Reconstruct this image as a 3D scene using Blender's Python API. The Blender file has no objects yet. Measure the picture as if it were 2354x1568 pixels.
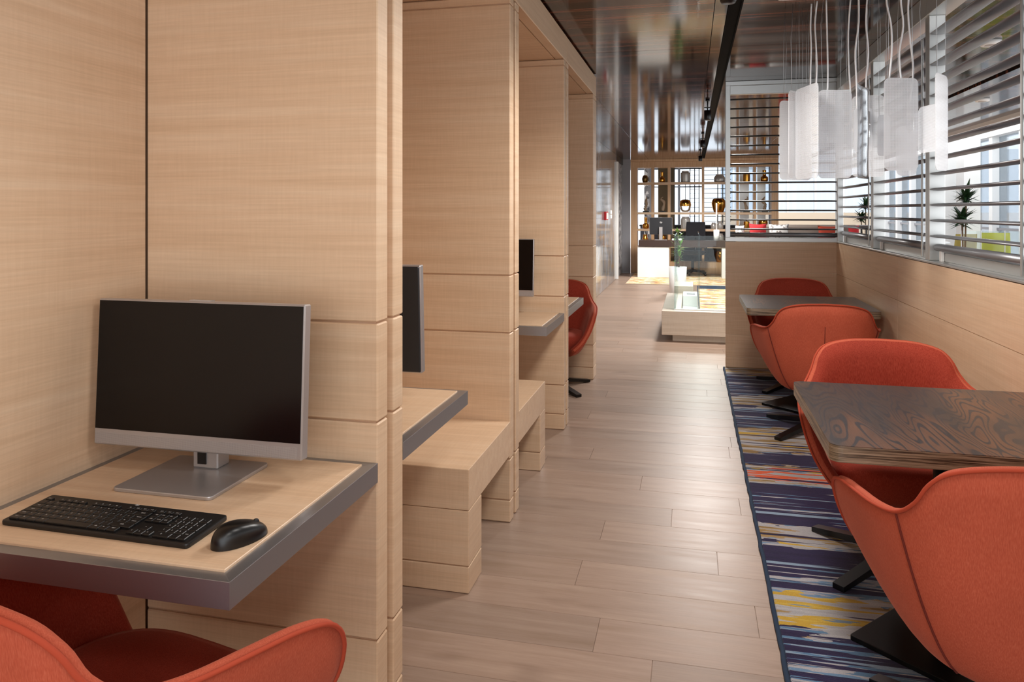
import bpy, bmesh, math, random
from mathutils import Vector, Matrix
random.seed(7)
PI = math.pi
S = bpy.context.scene
C = S.collection

# ---------------------------------------------------------------- camera
FPX, CX, YH, CAMH = 1722.0, 1177.0, 484.0, 1.40
YAW = math.atan((1590 - CX) / FPX)
cam_d = bpy.data.cameras.new('camera'); cam = bpy.data.objects.new('camera', cam_d); C.objects.link(cam)
cam_d.sensor_fit = 'HORIZONTAL'; cam_d.sensor_width = 36
cam_d.lens = 36 * FPX / 2354
cam_d.shift_y = -(784 - YH) / 2354
cam_d.clip_start = 0.02
cam.location = (0, 0, CAMH); cam.rotation_euler = (PI / 2, 0, YAW)
S.camera = cam
# ---------------------------------------------------------------- world, exposure
w = bpy.data.worlds.new('daylight'); S.world = w; w.use_nodes = True
bg = w.node_tree.nodes['Background']
bg.inputs[0].default_value = (0.93, 0.965, 1.0, 1); bg.inputs[1].default_value = 2.4
S.view_settings.view_transform = 'Standard'; S.view_settings.look = 'None'
S.view_settings.gamma = 1; S.view_settings.use_curve_mapping = False
S.view_settings.exposure = 0.30
S.cycles.transparent_max_bounces = 32
LAMP_W = [200, 230, 270, 78, 34, 24, 22, 22]

# ---------------------------------------------------------------- pixel helpers
FW = Vector((-math.sin(YAW), math.cos(YAW), 0)); RT = Vector((math.cos(YAW), math.sin(YAW), 0))
CAMP = Vector((0, 0, CAMH))
def ray(u, v): return FW + RT * ((u - CX) / FPX) - Vector((0, 0, 1)) * ((v - YH) / FPX)
def atY(u, v, y): d = ray(u, v); return CAMP + d * (y / d.y)
def atX(u, v, x): d = ray(u, v); return CAMP + d * (x / d.x)
def atZ(u, v, z): d = ray(u, v); return CAMP + d * ((z - CAMH) / d.z)
def atD(u, v, dep): return CAMP + ray(u, v) * dep

# ---------------------------------------------------------------- materials
def lin(c):
    if isinstance(c, str):
        c = tuple(int(c[i:i + 2], 16) / 255 for i in (0, 2, 4))
    return tuple((x / 12.92 if x <= .04045 else ((x + .055) / 1.055) ** 2.4) for x in c) + (1,)
class NT:
    def __init__(s, name):
        s.m = bpy.data.materials.new(name); s.m.use_nodes = True
        s.t = s.m.node_tree; s.b = s.t.nodes['Principled BSDF']; s.o = s.t.nodes['Material Output']
    def n(s, typ, **kw):
        nd = s.t.nodes.new('ShaderNode' + typ)
        for k, v in kw.items():
            if k.startswith('i_'):
                k2 = k[2:]; nd.inputs[int(k2) if k2.isdigit() else k2.replace('_', ' ')].default_value = v
            else: setattr(nd, k, v)
        return nd
    def l(s, a, b): s.t.links.new(a, b)
    def ramp(s, fac, stops, interp='LINEAR'):
        r = s.n('ValToRGB'); cr = r.color_ramp; cr.interpolation = interp
        while len(cr.elements) > 1: cr.elements.remove(cr.elements[-1])
        cr.elements[0].position = stops[0][0]; cr.elements[0].color = stops[0][1]
        for p, c in stops[1:]:
            e = cr.elements.new(p); e.color = c
        s.l(fac, r.inputs[0]); return r
    def pos(s, scale=(1, 1, 1), rnd=True, obj=False):
        if obj: src = s.n('TexCoord').outputs['Object']
        else: src = s.n('NewGeometry').outputs['Position']
        if rnd:
            oi = s.n('ObjectInfo'); m = s.n('Math', operation='MULTIPLY', i_1=37.0); s.l(oi.outputs['Random'], m.inputs[0])
            a = s.n('VectorMath', operation='ADD'); s.l(src, a.inputs[0]); s.l(m.outputs[0], a.inputs[1]); src = a.outputs[0]
        mp = s.n('Mapping'); mp.inputs['Scale'].default_value = scale; s.l(src, mp.inputs[0]); return mp.outputs[0]
    def mix(s, fac, a, b, typ='MIX'):
        m = s.n('Mix', data_type='RGBA', blend_type=typ)
        for x, i in ((fac, 0), (a, 6), (b, 7)):
            if hasattr(x, 'links'): s.l(x, m.inputs[i])
            else: m.inputs[i].default_value = x
        return m.outputs[2]
    def bump(s, h, strength=.2, dist=.002):
        b = s.n('Bump'); b.inputs['Strength'].default_value = strength; b.inputs['Distance'].default_value = dist
        s.l(h, b.inputs['Height']); s.l(b.outputs[0], s.b.inputs['Normal'])
    def set(s, **kw):
        for k, v in kw.items():
            i = s.b.inputs[k.replace('_', ' ')]
            if hasattr(v, 'links'): s.l(v, i)
            else: i.default_value = v
        return s.m
def plain(name, col, rough=.5, metal=0., **kw):
    n = NT(name); return n.set(Base_Color=lin(col), Roughness=rough, Metallic=metal, **kw)

def wood(name, base, light, dark, axis='h', rough=.38):
    n = NT(name)
    sc = {'h': (1.1, 1.1, 34), 'x': (1.1, 34, 34), 'v': (34, 34, 1.1)}[axis]
    sf = {'h': (5, 5, 190), 'x': (5, 190, 190), 'v': (190, 190, 5)}[axis]
    a = n.n('TexNoise', i_Scale=1.0, i_Detail=5.0, i_Roughness=.6); n.l(n.pos(sc), a.inputs['Vector'])
    b = n.n('TexNoise', i_Scale=1.0, i_Detail=3.0); n.l(n.pos(sf), b.inputs['Vector'])
    f = n.n('TexNoise', i_Scale=1.0, i_Detail=2.0)
    n.l(n.pos({'h': (120, 120, 9), 'x': (120, 9, 9), 'v': (9, 9, 120)}[axis]), f.inputs['Vector'])
    c = n.ramp(a.outputs[0], [(.25, lin(dark)), (.5, lin(base)), (.75, lin(light))])
    c2 = n.mix(.3, c.outputs[0], n.ramp(b.outputs[0], [(.3, (.7, .66, .62, 1)), (.7, (1, 1, 1, 1))]).outputs[0], 'MULTIPLY')
    c3 = n.mix(.14, c2, n.ramp(f.outputs[0], [(.35, (.74, .68, .62, 1)), (.65, (1, 1, 1, 1))]).outputs[0], 'MULTIPLY')
    oi = n.n('ObjectInfo')
    c4 = n.mix(.55, c3, n.ramp(oi.outputs['Random'], [(0, (.9, .87, .84, 1)), (1, (1.0, 1.0, 1.0, 1))]).outputs[0], 'MULTIPLY')
    n.bump(b.outputs[0], .06, .001)
    return n.set(Base_Color=c4, Roughness=rough, Specular_IOR_Level=.4)
M = {}
M['wood'] = wood('pale_sycamore_wood', 'dfc0a0', 'e5caac', 'd6b594')
M['wood_top'] = wood('pale_sycamore_top', 'dfc0a0', 'e5caac', 'd6b594', 'x')
M['wood_v'] = wood('pale_wood_upright', 'd2ab84', 'dcb995', 'c29a72', 'v')
M['wood_pale'] = wood('limed_wood', 'd8cbbb', 'e0d5c7', 'cbbcaa', 'x')
M['core'] = plain('groove_wood', 'bf9a7c', .6)
M['groovelight'] = plain('pale_groove_backing', 'efdcc4', .6)
M['steel'] = plain('brushed_steel', 'a2a4a9', .38, .9)
M['alu'] = plain('anodised_aluminium', 'c9cac8', .36, .85)
M['slat'] = plain('slat_aluminium', '8a8a8d', .38, .6)
M['slat_backlit'] = plain('backlit_dark_slat', '2b2a2c', .5, .3)  # end-screen slats: near-black backlit look put into the colour
M['silver'] = plain('silver_plastic', 'b9b6b6', .35, .7)
M['black'] = plain('black_satin', '0b0b0c', .32)
M['blackmatte'] = plain('black_matte', '060606', .8, Specular_IOR_Level=.15)
M['plate'] = plain('black_steel_plate', '060606', .45, .3)
M['screen'] = plain('dark_screen', '050304', .22, Specular_IOR_Level=.35)
M['keybody'] = plain('keyboard_plastic', '101011', .42)
M['key'] = plain('key_plastic', '141415', .38)
M['legend'] = plain('key_legend_print', 'd8d8d8', .6)
M['white'] = plain('white_paint', 'f0f0ee', .45)
M['grey'] = plain('grey_paint', '8d8d92', .5)
M['darkslab'] = plain('dark_wood_slab', '3a2a26', .35)
M['gold'] = plain('polished_gold', 'c9913f', .18, 1.0)
M['bronze'] = plain('aged_bronze', '7d6238', .35, .9)
M['glaze'] = plain('mottled_silver_glaze', 'b4b0ab', .25, .35)
M['drift'] = plain('weathered_driftwood', 'a08b74', .7)
M['soil'] = plain('soil', '2a1d14', .9)
M['leaf'] = plain('dark_leaf', '1f3d1d', .5)
M['leaf2'] = plain('bright_leaf', '6f9a4c', .5)
M['trunk'] = plain('cane_trunk', '6f5a44', .8)
M['yellowf'] = plain('lime_yellow_fabric', 'd3d06a', .85)
M['yellowf2'] = plain('mustard_fabric', 'b7a561', .85)
M['redf'] = plain('red_cushion_fabric', 'b3252c', .85)
M['orangef'] = plain('orange_fabric', 'd8673d', .85)
M['greyf'] = plain('taupe_sofa_fabric', '8b8078', .9)
M['darkf'] = plain('charcoal_fabric', '3b3a40', .9)
M['beige'] = plain('beige_panel', 'd8c6ae', .6)
M['olive'] = plain('olive_panel', '5b4d35', .5)
M['bulb'] = None

def glass(name, tint=(1, 1, 1, 1), refl=1.0, rough=.0):
    n = NT(name); tr = n.n('BsdfTransparent'); tr.inputs[0].default_value = tint
    gl = n.n('BsdfGlossy'); gl.inputs['Roughness'].default_value = rough
    fr = n.n('Fresnel'); fr.inputs[0].default_value = 1.5
    mu = n.n('Math', operation='MULTIPLY', i_1=refl); n.l(fr.outputs[0], mu.inputs[0])
    mx = n.n('MixShader'); n.l(mu.outputs[0], mx.inputs[0]); n.l(tr.outputs[0], mx.inputs[1]); n.l(gl.outputs[0], mx.inputs[2])
    n.l(mx.outputs[0], n.o.inputs[0]); return n.m
M['glass'] = glass('clear_glass', (.93, .97, .965, 1))
M['glassgreen'] = glass('green_edge_glass', (.91, .96, .955, 1), .45)
M['winglass'] = glass('window_glass', (.60, .635, .67, 1), .6)
M['clearwin'] = glass('clear_window_glass', (.80, .83, .86, 1), .5)
M['bulb'] = glass('clear_bulb', (.9, .92, .93, 1), 1.4)

def m_floor(name, planks):
    n = NT(name)
    a = n.n('TexNoise', i_Scale=1.0, i_Detail=6.0, i_Roughness=.62, i_Distortion=.6); n.l(n.pos((1.6, 22, 3)), a.inputs['Vector'])
    b = n.n('TexNoise', i_Scale=1.0, i_Detail=4.0); n.l(n.pos((9, 160, 9)), b.inputs['Vector'])
    k = n.n('TexNoise', i_Scale=1.0, i_Detail=2.0); n.l(n.pos((2.2, 6, 1)), k.inputs['Vector'])
    c = n.ramp(a.outputs[0], [(.25, lin('9c8471')), (.5, lin('a89080')), (.78, lin('b49d8b'))])
    c = n.mix(.3, c.outputs[0], n.ramp(b.outputs[0], [(.3, (.72, .69, .66, 1)), (.65, (1, 1, 1, 1))]).outputs[0], 'MULTIPLY')
    c = n.mix(.6, c, n.ramp(k.outputs[0], [(.22, (.55, .5, .48, 1)), (.36, (1, 1, 1, 1))]).outputs[0], 'MULTIPLY')
    if planks:
        oi = n.n('ObjectInfo')
        c = n.mix(1.0, c, n.ramp(oi.outputs['Random'], [(0, (.86, .85, .84, 1)), (.5, (.95, .93, .91, 1)), (1, (1.03, 1.0, .98, 1))]).outputs[0], 'MULTIPLY')
    else:
        br = n.n('TexBrick', offset=.37); br.inputs['Scale'].default_value = 1
        br.inputs['Brick Width'].default_value = 1.7; br.inputs['Row Height'].default_value = .2035
        br.inputs['Mortar Size'].default_value = .0012; br.inputs['Bias'].default_value = 0
        br.inputs['Color1'].default_value = (.86, .84, .82, 1); br.inputs['Color2'].default_value = (1.04, 1.02, 1, 1)
        br.inputs['Mortar'].default_value = (.55, .5, .45, 1)
        n.l(n.pos((1, 1, 1), False), br.inputs['Vector'])
        c = n.mix(1.0, c, br.outputs[0], 'MULTIPLY')
    n.bump(b.outputs[0], .12, .001)
    r = n.ramp(a.outputs[0], [(.3, (.35, .35, .35, 1)), (.7, (.43, .43, .43, 1))])
    return n.set(Base_Color=c, Roughness=r.outputs[0], Specular_IOR_Level=.5)
M['plank'] = m_floor('oak_plank', True); M['floor'] = m_floor('oak_floor', False)

def m_ceiling():
    n = NT('glossy_ebony_veneer')
    a = n.n('TexNoise', i_Scale=1.0, i_Detail=4.0, i_Roughness=.55); n.l(n.pos((.35, 15, 1)), a.inputs['Vector'])
    b = n.n('TexNoise', i_Scale=1.0, i_Detail=2.0); n.l(n.pos((1.0, 70, 1)), b.inputs['Vector'])
    c = n.ramp(a.outputs[0], [(.36, lin('1e1311')), (.53, lin('30201b')), (.61, lin('8a4f38')), (.67, lin('30201b'))])
    c2 = n.mix(.6, c.outputs[0], n.ramp(b.outputs[0], [(.35, (.4, .35, .33, 1)), (.65, (1.1, 1, 1, 1))]).outputs[0], 'MULTIPLY')
    nz = n.n('TexNoise', i_Scale=2.2, i_Detail=1.0); n.l(n.pos((1, 1, 1), False), nz.inputs['Vector'])
    n.bump(nz.outputs[0], .03, .01)
    return n.set(Base_Color=c2, Roughness=.085, Specular_IOR_Level=.18)
M['ceil'] = m_ceiling()

def m_velvet(name, base, dark, light):
    n = NT(name)
    a = n.n('TexNoise', i_Scale=1.0, i_Detail=4.0); n.l(n.pos((520, 520, 45), True, True), a.inputs['Vector'])
    b = n.n('TexNoise', i_Scale=5.0, i_Detail=2.0); n.l(n.pos((1, 1, 1), True, True), b.inputs['Vector'])
    c = n.ramp(a.outputs[0], [(.33, lin(dark)), (.52, lin(base)), (.7, lin(light))])
    c2 = n.mix(.5, c.outputs[0], n.ramp(b.outputs[0], [(.3, (.8, .78, .78, 1)), (.7, (1.1, 1.1, 1.1, 1))]).outputs[0], 'MULTIPLY')
    n.bump(a.outputs[0], .25, .001)
    n.set(Sheen_Weight=.35, Sheen_Roughness=.4, Sheen_Tint=lin('e8a08a'))
    return n.set(Base_Color=c2, Roughness=.82, Specular_IOR_Level=.2)
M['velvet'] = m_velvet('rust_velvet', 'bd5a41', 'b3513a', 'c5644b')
M['velvet_in'] = m_velvet('rust_velvet_nap_shade', 'a03c2b', '8c3021', 'aa4835')  # redder inside tone: velvet nap and inner shade put into the colour
M['piping'] = plain('velvet_piping', 'b04327', .85)
M['seam'] = plain('velvet_seam', '6a2114', .9)

def m_table():
    n = NT('fumed_ash_tabletop')
    d = n.n('TexNoise', i_Scale=1.0, i_Detail=1.6, i_Roughness=.5, i_Distortion=.5); n.l(n.pos((6.5, 1.1, 1)), d.inputs['Vector'])
    mu = n.n('Math', operation='MULTIPLY', i_1=165.0); n.l(d.outputs[0], mu.inputs[0])
    sn = n.n('Math', operation='SINE'); n.l(mu.outputs[0], sn.inputs[0])
    fine = n.n('TexNoise', i_Scale=1.0, i_Detail=4.0); n.l(n.pos((240, 10, 10)), fine.inputs['Vector'])
    big = n.n('TexNoise', i_Scale=1.0, i_Detail=1.0); n.l(n.pos((6, 1.6, 1)), big.inputs['Vector'])
    rust = n.ramp(big.outputs[0], [(.46, lin('4a3d37')), (.62, lin('6e4c39'))])
    c = n.mix(n.ramp(sn.outputs[0], [(.35, (0, 0, 0, 1)), (.75, (1, 1, 1, 1))]).outputs[0], rust.outputs[0], lin('3a3536'))
    c = n.mix(.5, c, n.ramp(fine.outputs[0], [(.3, (.6, .58, .58, 1)), (.65, (1.05, 1.05, 1.05, 1))]).outputs[0], 'MULTIPLY')
    n.bump(fine.outputs[0], .1, .0008)
    return n.set(Base_Color=c, Roughness=.34, Specular_IOR_Level=.5)
M['table'] = m_table()
def m_edge():
    n = NT('ash_table_edge')
    a = n.n('TexNoise', i_Scale=1.0, i_Detail=5.0, i_Roughness=.65, i_Distortion=.2); n.l(n.pos((3.5, 3.5, 170)), a.inputs['Vector'])
    c = n.ramp(a.outputs[0], [(.40, lin('33271d')), (.49, lin('7d6a54')), (.62, lin('a8937a'))])
    return n.set(Base_Color=c.outputs[0], Roughness=.36, Specular_IOR_Level=.5)
M['tedge'] = m_edge()

def m_rug():
    n = NT('abstract_striped_rug')
    g = n.n('NewGeometry'); sep = n.n('SeparateXYZ'); n.l(g.outputs['Position'], sep.inputs[0])
    st = n.n('TexNoise', i_Scale=1.0, i_Detail=2.5, i_Roughness=.5, i_Distortion=.25); n.l(n.pos((.75, 30, 1), False), st.inputs['Vector'])
    wob = n.n('TexNoise', i_Scale=1.0, i_Detail=4.0); n.l(n.pos((5, 13, 1), False), wob.inputs['Vector'])
    w1 = n.n('MapRange', i_3=-.14, i_4=.14); n.l(wob.outputs[0], w1.inputs[0])
    yy = n.n('Math', operation='ADD'); n.l(sep.outputs[1], yy.inputs[0]); n.l(w1.outputs[0], yy.inputs[1])
    mr = n.n('MapRange', i_1=0.4, i_2=7.0); n.l(yy.outputs[0], mr.inputs[0])
    def zp(y): return (y - .4) / 6.6
    def gz(v): return (v, v, v, 1)
    zones = [(.5, .40), (1.1, .9), (1.35, .38), (1.9, .85), (2.1, .42), (2.36, .40), (2.6, .92), (2.85, .45), (3.27, .86), (3.48, .36), (4.0, .80), (4.28, .2), (4.5, .95), (4.99, .32), (5.54, .86), (5.84, .40), (6.61, .95)]
    z = n.ramp(mr.outputs[0], [(zp(a), gz(b)) for a, b in zones], 'CONSTANT')
    # threshold the stripe noise by the zone value
    sr = n.n('MapRange', i_1=.34, i_2=.66); n.l(st.outputs[0], sr.inputs[0])
    lt = n.n('Math', operation='SUBTRACT'); n.l(z.outputs[0], lt.inputs[0]); n.l(sr.outputs[0], lt.inputs[1])
    isl = n.ramp(lt.outputs[0], [(0.0, (0, 0, 0, 1)), (.03, (1, 1, 1, 1))])
    pn = n.n('TexNoise', i_Scale=1.0, i_Detail=3.0, i_Roughness=.55); n.l(n.pos((1.5, 16, 1), False), pn.inputs['Vector'])
    stripecol = n.ramp(pn.outputs[0], [(.0, lin('8ea3b8')), (.44, lin('5b7f9f')), (.5, lin('b3b0b4')), (.58, lin('6f8fae')), (.64, lin('a8a5aa'))], 'CONSTANT')
    blotch = n.ramp(pn.outputs[0], [(.0, lin('8a6d3f')), (.40, lin('a78a5c')), (.45, lin('aeabad')), (.53, lin('b9b6b6')), (.58, lin('caa33c')), (.66, lin('d2b04a')), (.7, lin('7b8fa2'))], 'CONSTANT')
    orange = n.ramp(pn.outputs[0], [(.0, lin('aaa7a8')), (.47, lin('d8592f')), (.56, lin('aeabad')), (.64, lin('6c84a0'))], 'CONSTANT')
    isblotch = n.ramp(z.outputs[0], [(0, (0, 0, 0, 1)), (.6, (1, 1, 1, 1))], 'CONSTANT')
    colL = n.mix(isblotch.outputs[0], stripecol.outputs[0], blotch.outputs[0])
    oz = n.ramp(mr.outputs[0], [(0, gz(0)), (zp(4.05), gz(1)), (zp(4.24), gz(0))], 'CONSTANT')
    colL = n.mix(oz.outputs[0], colL, orange.outputs[0])
    nv = n.ramp(pn.outputs[0], [(.3, lin('1b1638')), (.5, lin('2a2048')), (.7, lin('1a1c40'))])
    c = n.mix(isl.outputs[0], nv.outputs[0], colL)
    pile = n.n('TexNoise', i_Scale=420.0, i_Detail=2.0)
    n.l(n.pos((1, 1, 1), False), pile.inputs['Vector'])
    c = n.mix(.5, c, n.ramp(pile.outputs[0], [(.3, (.62, .62, .62, 1)), (.7, (1.1, 1.1, 1.1, 1))]).outputs[0], 'MULTIPLY')
    n.bump(pile.outputs[0], .7, .004)
    return n.set(Base_Color=c, Roughness=.95, Specular_IOR_Level=.1, Sheen_Weight=.15)
M['rug'] = m_rug()
M['binding'] = plain('navy_rug_binding', '24364d', .95)
def m_rug2():
    n = NT('warm_abstract_rug')
    a = n.n('TexNoise', i_Scale=1.0, i_Detail=4.0, i_Roughness=.6); n.l(n.pos((2.2, 7, 1), False), a.inputs['Vector'])
    c = n.ramp(a.outputs[0], [(.0, lin('5e5a80')), (.38, lin('c88b5a')), (.44, lin('e6c98a')), (.5, lin('efe6d6')), (.56, lin('d9a94c')), (.61, lin('c3553a')), (.66, lin('ead9c0'))], 'CONSTANT')
    return n.set(Base_Color=c.outputs[0], Roughness=.95)
M['rug2'] = m_rug2()
def m_marble():
    n = NT('dark_gold_veined_marble')
    a = n.n('TexNoise', i_Scale=1.0, i_Detail=7.0, i_Roughness=.7, i_Distortion=1.2); n.l(n.pos((2, 2.2, .9), False), a.inputs['Vector'])
    g = n.n('TexNoise', i_Scale=1.0, i_Detail=5.0, i_Distortion=1.5); n.l(n.pos((3, 5, 1.2), False), g.inputs['Vector'])
    c = n.ramp(a.outputs[0], [(.3, lin('3b4148')), (.5, lin('8f959c')), (.7, lin('c3c8cd'))])
    v = n.ramp(g.outputs[0], [(.53, (0, 0, 0, 1)), (.58, (1, 1, 1, 1)), (.62, (0, 0, 0, 1))])
    c2 = n.mix(v.outputs[0], c.outputs[0], lin('a8843f'))
    return n.set(Base_Color=c2, Roughness=.10, Specular_IOR_Level=.5, Coat_Weight=.1, Coat_Roughness=.05)
M['marble'] = m_marble()
def m_mosaic():
    n = NT('grey_mosaic')
    v = n.n('TexVoronoi', i_Scale=17.0); n.l(n.pos((1, 1, .7), False), v.inputs['Vector'])
    c = n.ramp(v.outputs['Color'], [(.2, lin('33343a')), (.5, lin('9a9a9e')), (.8, lin('e6e6e6'))])
    return n.set(Base_Color=c.outputs[0], Roughness=.3)
M['mosaic'] = m_mosaic()
def m_perf():
    n = NT('white_perforated_metal')
    n.set(Base_Color=lin('f4f5f7'), Roughness=.4, Metallic=.1)
    v = n.n('TexVoronoi', i_Scale=190.0, i_Randomness=0.0); n.l(n.pos((1, .05, 1), False, True), v.inputs['Vector'])
    hole = n.ramp(v.outputs['Distance'], [(.26, (1, 1, 1, 1)), (.33, (0, 0, 0, 1))])
    tr = n.n('BsdfTransparent'); tl = n.n('BsdfTranslucent'); tl.inputs[0].default_value = (.9, .92, .95, 1)
    m0 = n.n('MixShader'); m0.inputs[0].default_value = .5; n.l(n.b.outputs[0], m0.inputs[1]); n.l(tl.outputs[0], m0.inputs[2])
    mx = n.n('MixShader'); n.l(hole.outputs[0], mx.inputs[0]); n.l(m0.outputs[0], mx.inputs[1]); n.l(tr.outputs[0], mx.inputs[2])
    n.l(mx.outputs[0], n.o.inputs[0]); return n.m
M['perf'] = m_perf()
M['mirror'] = plain('polished_aluminium', 'dfe2e6', .12, 1.0)
M['cord'] = plain('white_braided_cord', 'e9eaec', .55)
M['wire'] = plain('steel_wire', 'b9bbbe', .35, .8)
def m_cush():
    n = NT('white_patterned_cushion')
    v = n.n('TexNoise', i_Scale=16.0, i_Detail=3.0); n.l(n.pos((1, 1, 1), True, True), v.inputs['Vector'])
    c = n.ramp(v.outputs[0], [(.45, lin('ececea')), (.55, lin('8f8a8a'))], 'CONSTANT')
    return n.set(Base_Color=c.outputs[0], Roughness=.9)
M['cush'] = m_cush()

# ---------------------------------------------------------------- mesh helpers
def me_of(bm, name='m', smooth=False):
    me = bpy.data.meshes.new(name); bm.normal_update(); bm.to_mesh(me); bm.free()
    if smooth:
        for p in me.polygons: p.use_smooth = True
    return me
def box(x0, x1, y0, y1, z0, z1, bev=0, seg=1):
    bm = bmesh.new(); bmesh.ops.create_cube(bm, size=1)
    for v in bm.verts:
        v.co = ((x0 + x1) / 2 + v.co.x * (x1 - x0), (y0 + y1) / 2 + v.co.y * (y1 - y0), (z0 + z1) / 2 + v.co.z * (z1 - z0))
    if bev: bmesh.ops.bevel(bm, geom=bm.edges[:], offset=bev, segments=seg, affect='EDGES', profile=.5)
    return me_of(bm, 'box')
def prism(pts, z0, z1, bev=0, smooth=False):
    bm = bmesh.new(); a = [bm.verts.new((x, y, z0)) for x, y in pts]; b = [bm.verts.new((x, y, z1)) for x, y in pts]
    n = len(pts); bm.faces.new(a[::-1]); bm.faces.new(b)
    for i in range(n): bm.faces.new((a[i], a[(i + 1) % n], b[(i + 1) % n], b[i]))
    bmesh.ops.recalc_face_normals(bm, faces=bm.faces[:])
    if bev:
        es = [e for e in bm.edges if abs(e.verts[0].co.z - e.verts[1].co.z) < 1e-6]
        bmesh.ops.bevel(bm, geom=es, offset=bev, segments=2, affect='EDGES', profile=.5)
    return me_of(bm, 'prism', smooth)
def rrect(x0, x1, y0, y1, r, k=6):
    pts = []
    for cx, cy, a0 in ((x1 - r, y1 - r, 0), (x0 + r, y1 - r, 90), (x0 + r, y0 + r, 180), (x1 - r, y0 + r, 270)):
        for i in range(k + 1):
            a = math.radians(a0 + 90 * i / k); pts.append((cx + r * math.cos(a), cy + r * math.sin(a)))
    return pts
def lathe(prof, n=24, cap=True):
    bm = bmesh.new(); rings = []
    for r, z in prof: rings.append([bm.verts.new((max(r, 1e-4) * math.cos(2 * PI * i / n), max(r, 1e-4) * math.sin(2 * PI * i / n), z)) for i in range(n)])
    for a, b in zip(rings, rings[1:]):
        for i in range(n): bm.faces.new((a[i], a[(i + 1) % n], b[(i + 1) % n], b[i]))
    if cap: bm.faces.new(rings[0][::-1]); bm.faces.new(rings[-1])
    return me_of(bm, 'lathe', True)
def tube(pts, r, n=8):
    bm = bmesh.new(); pts = [Vector(p) for p in pts]; rings = []
    up = Vector((0, 0, 1))
    for i, p in enumerate(pts):
        t = (pts[min(i + 1, len(pts) - 1)] - pts[max(i - 1, 0)]).normalized()
        ref = up if abs(t.dot(up)) < .95 else Vector((1, 0, 0))
        a = t.cross(ref).normalized(); b = a.cross(t)
        rr = r[i] if isinstance(r, (list, tuple)) else r
        rings.append([bm.verts.new(p + a * rr * math.cos(2 * PI * k / n) + b * rr * math.sin(2 * PI * k / n)) for k in range(n)])
    for a, b in zip(rings, rings[1:]):
        for k in range(n): bm.faces.new((a[k], a[(k + 1) % n], b[(k + 1) % n], b[k]))
    bm.faces.new(rings[0][::-1]); bm.faces.new(rings[-1])
    bmesh.ops.recalc_face_normals(bm, faces=bm.faces[:])
    return me_of(bm, 'tube', True)
def grid(f, nu, nv):
    bm = bmesh.new(); g = [[bm.verts.new(f(i / (nu - 1), j / (nv - 1))) for j in range(nv)] for i in range(nu)]
    for i in range(nu - 1):
        for j in range(nv - 1): bm.faces.new((g[i][j], g[i + 1][j], g[i + 1][j + 1], g[i][j + 1]))
    return bm, g
def ellipse_bar(axis, length, hw, hh, n=14):
    """elliptical slat centred at the origin running along axis"""
    bm = bmesh.new(); rings = []
    for s in (-.5, .5):
        ring = []
        for k in range(n):
            a = 2 * PI * k / n; w_, h_ = hw * math.cos(a), hh * math.sin(a)
            ring.append(bm.verts.new((s * length, w_, h_) if axis == 'x' else (w_, s * length, h_)))
        rings.append(ring)
    for k in range(n): bm.faces.new((rings[0][k], rings[0][(k + 1) % n], rings[1][(k + 1) % n], rings[1][k]))
    bm.faces.new(rings[0]); bm.faces.new(rings[1][::-1])
    bmesh.ops.recalc_face_normals(bm, faces=bm.faces[:])
    return me_of(bm, 'slat', True)
def ob(name, me, mat=None, parent=None, loc=(0, 0, 0), rot=(0, 0, 0)):
    o = bpy.data.objects.new(name, me); C.objects.link(o); o.location = loc; o.rotation_euler = rot
    if mat is not None:
        m = M[mat] if isinstance(mat, str) else mat
        if not me.materials: me.materials.append(m)
    if parent: o.parent = parent
    return o
def tag(o, label, cat, group=None):
    o['label'] = label; o['category'] = cat
    if group: o['group'] = group
    return o
def struct(o, label=None):
    o['kind'] = 'structure'
    if label: o['label'] = label
    return o
def thing(name, label, cat, loc=(0, 0, 0), rz=0, group=None):
    o = bpy.data.objects.new(name, None); C.objects.link(o); o.location = loc; o.rotation_euler = (0, 0, rz)
    o.empty_display_size = .1
    return tag(o, label, cat, group)
def wpart(t, name, mat, b, bev=0, root=None):
    """a box part given in world coordinates, under thing t (root: the thing whose location applies)"""
    l = (root or t).location
    return ob(name, box(b[0] - l.x, b[1] - l.x, b[2] - l.y, b[3] - l.y, b[4] - l.z, b[5] - l.z, bev), mat, t)
def dup(root, loc, rz=None, label=None):
    r = root.copy(); C.objects.link(r); r.location = loc
    if rz is not None: r.rotation_euler = (0, 0, rz)
    if label: r['label'] = label
    for ch in root.children:
        c = ch.copy(); C.objects.link(c); c.parent = r
        for g in ch.children:
            d = g.copy(); C.objects.link(d); d.parent = c
    return r
def crom(P, k):
    """Catmull-Rom through tuples P, k samples per span"""
    out = []
    for i in range(len(P) - 1):
        p0, p1, p2, p3 = P[max(i - 1, 0)], P[i], P[i + 1], P[min(i + 2, len(P) - 1)]
        for j in range(k):
            t = j / k
            out.append(tuple(.5 * (2 * b + (c - a) * t + (2 * a - 5 * b + 4 * c - d) * t * t + (3 * b - a - 3 * c + d) * t ** 3) for a, b, c, d in zip(p0, p1, p2, p3)))
    out.append(tuple(P[-1])); return out

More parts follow.
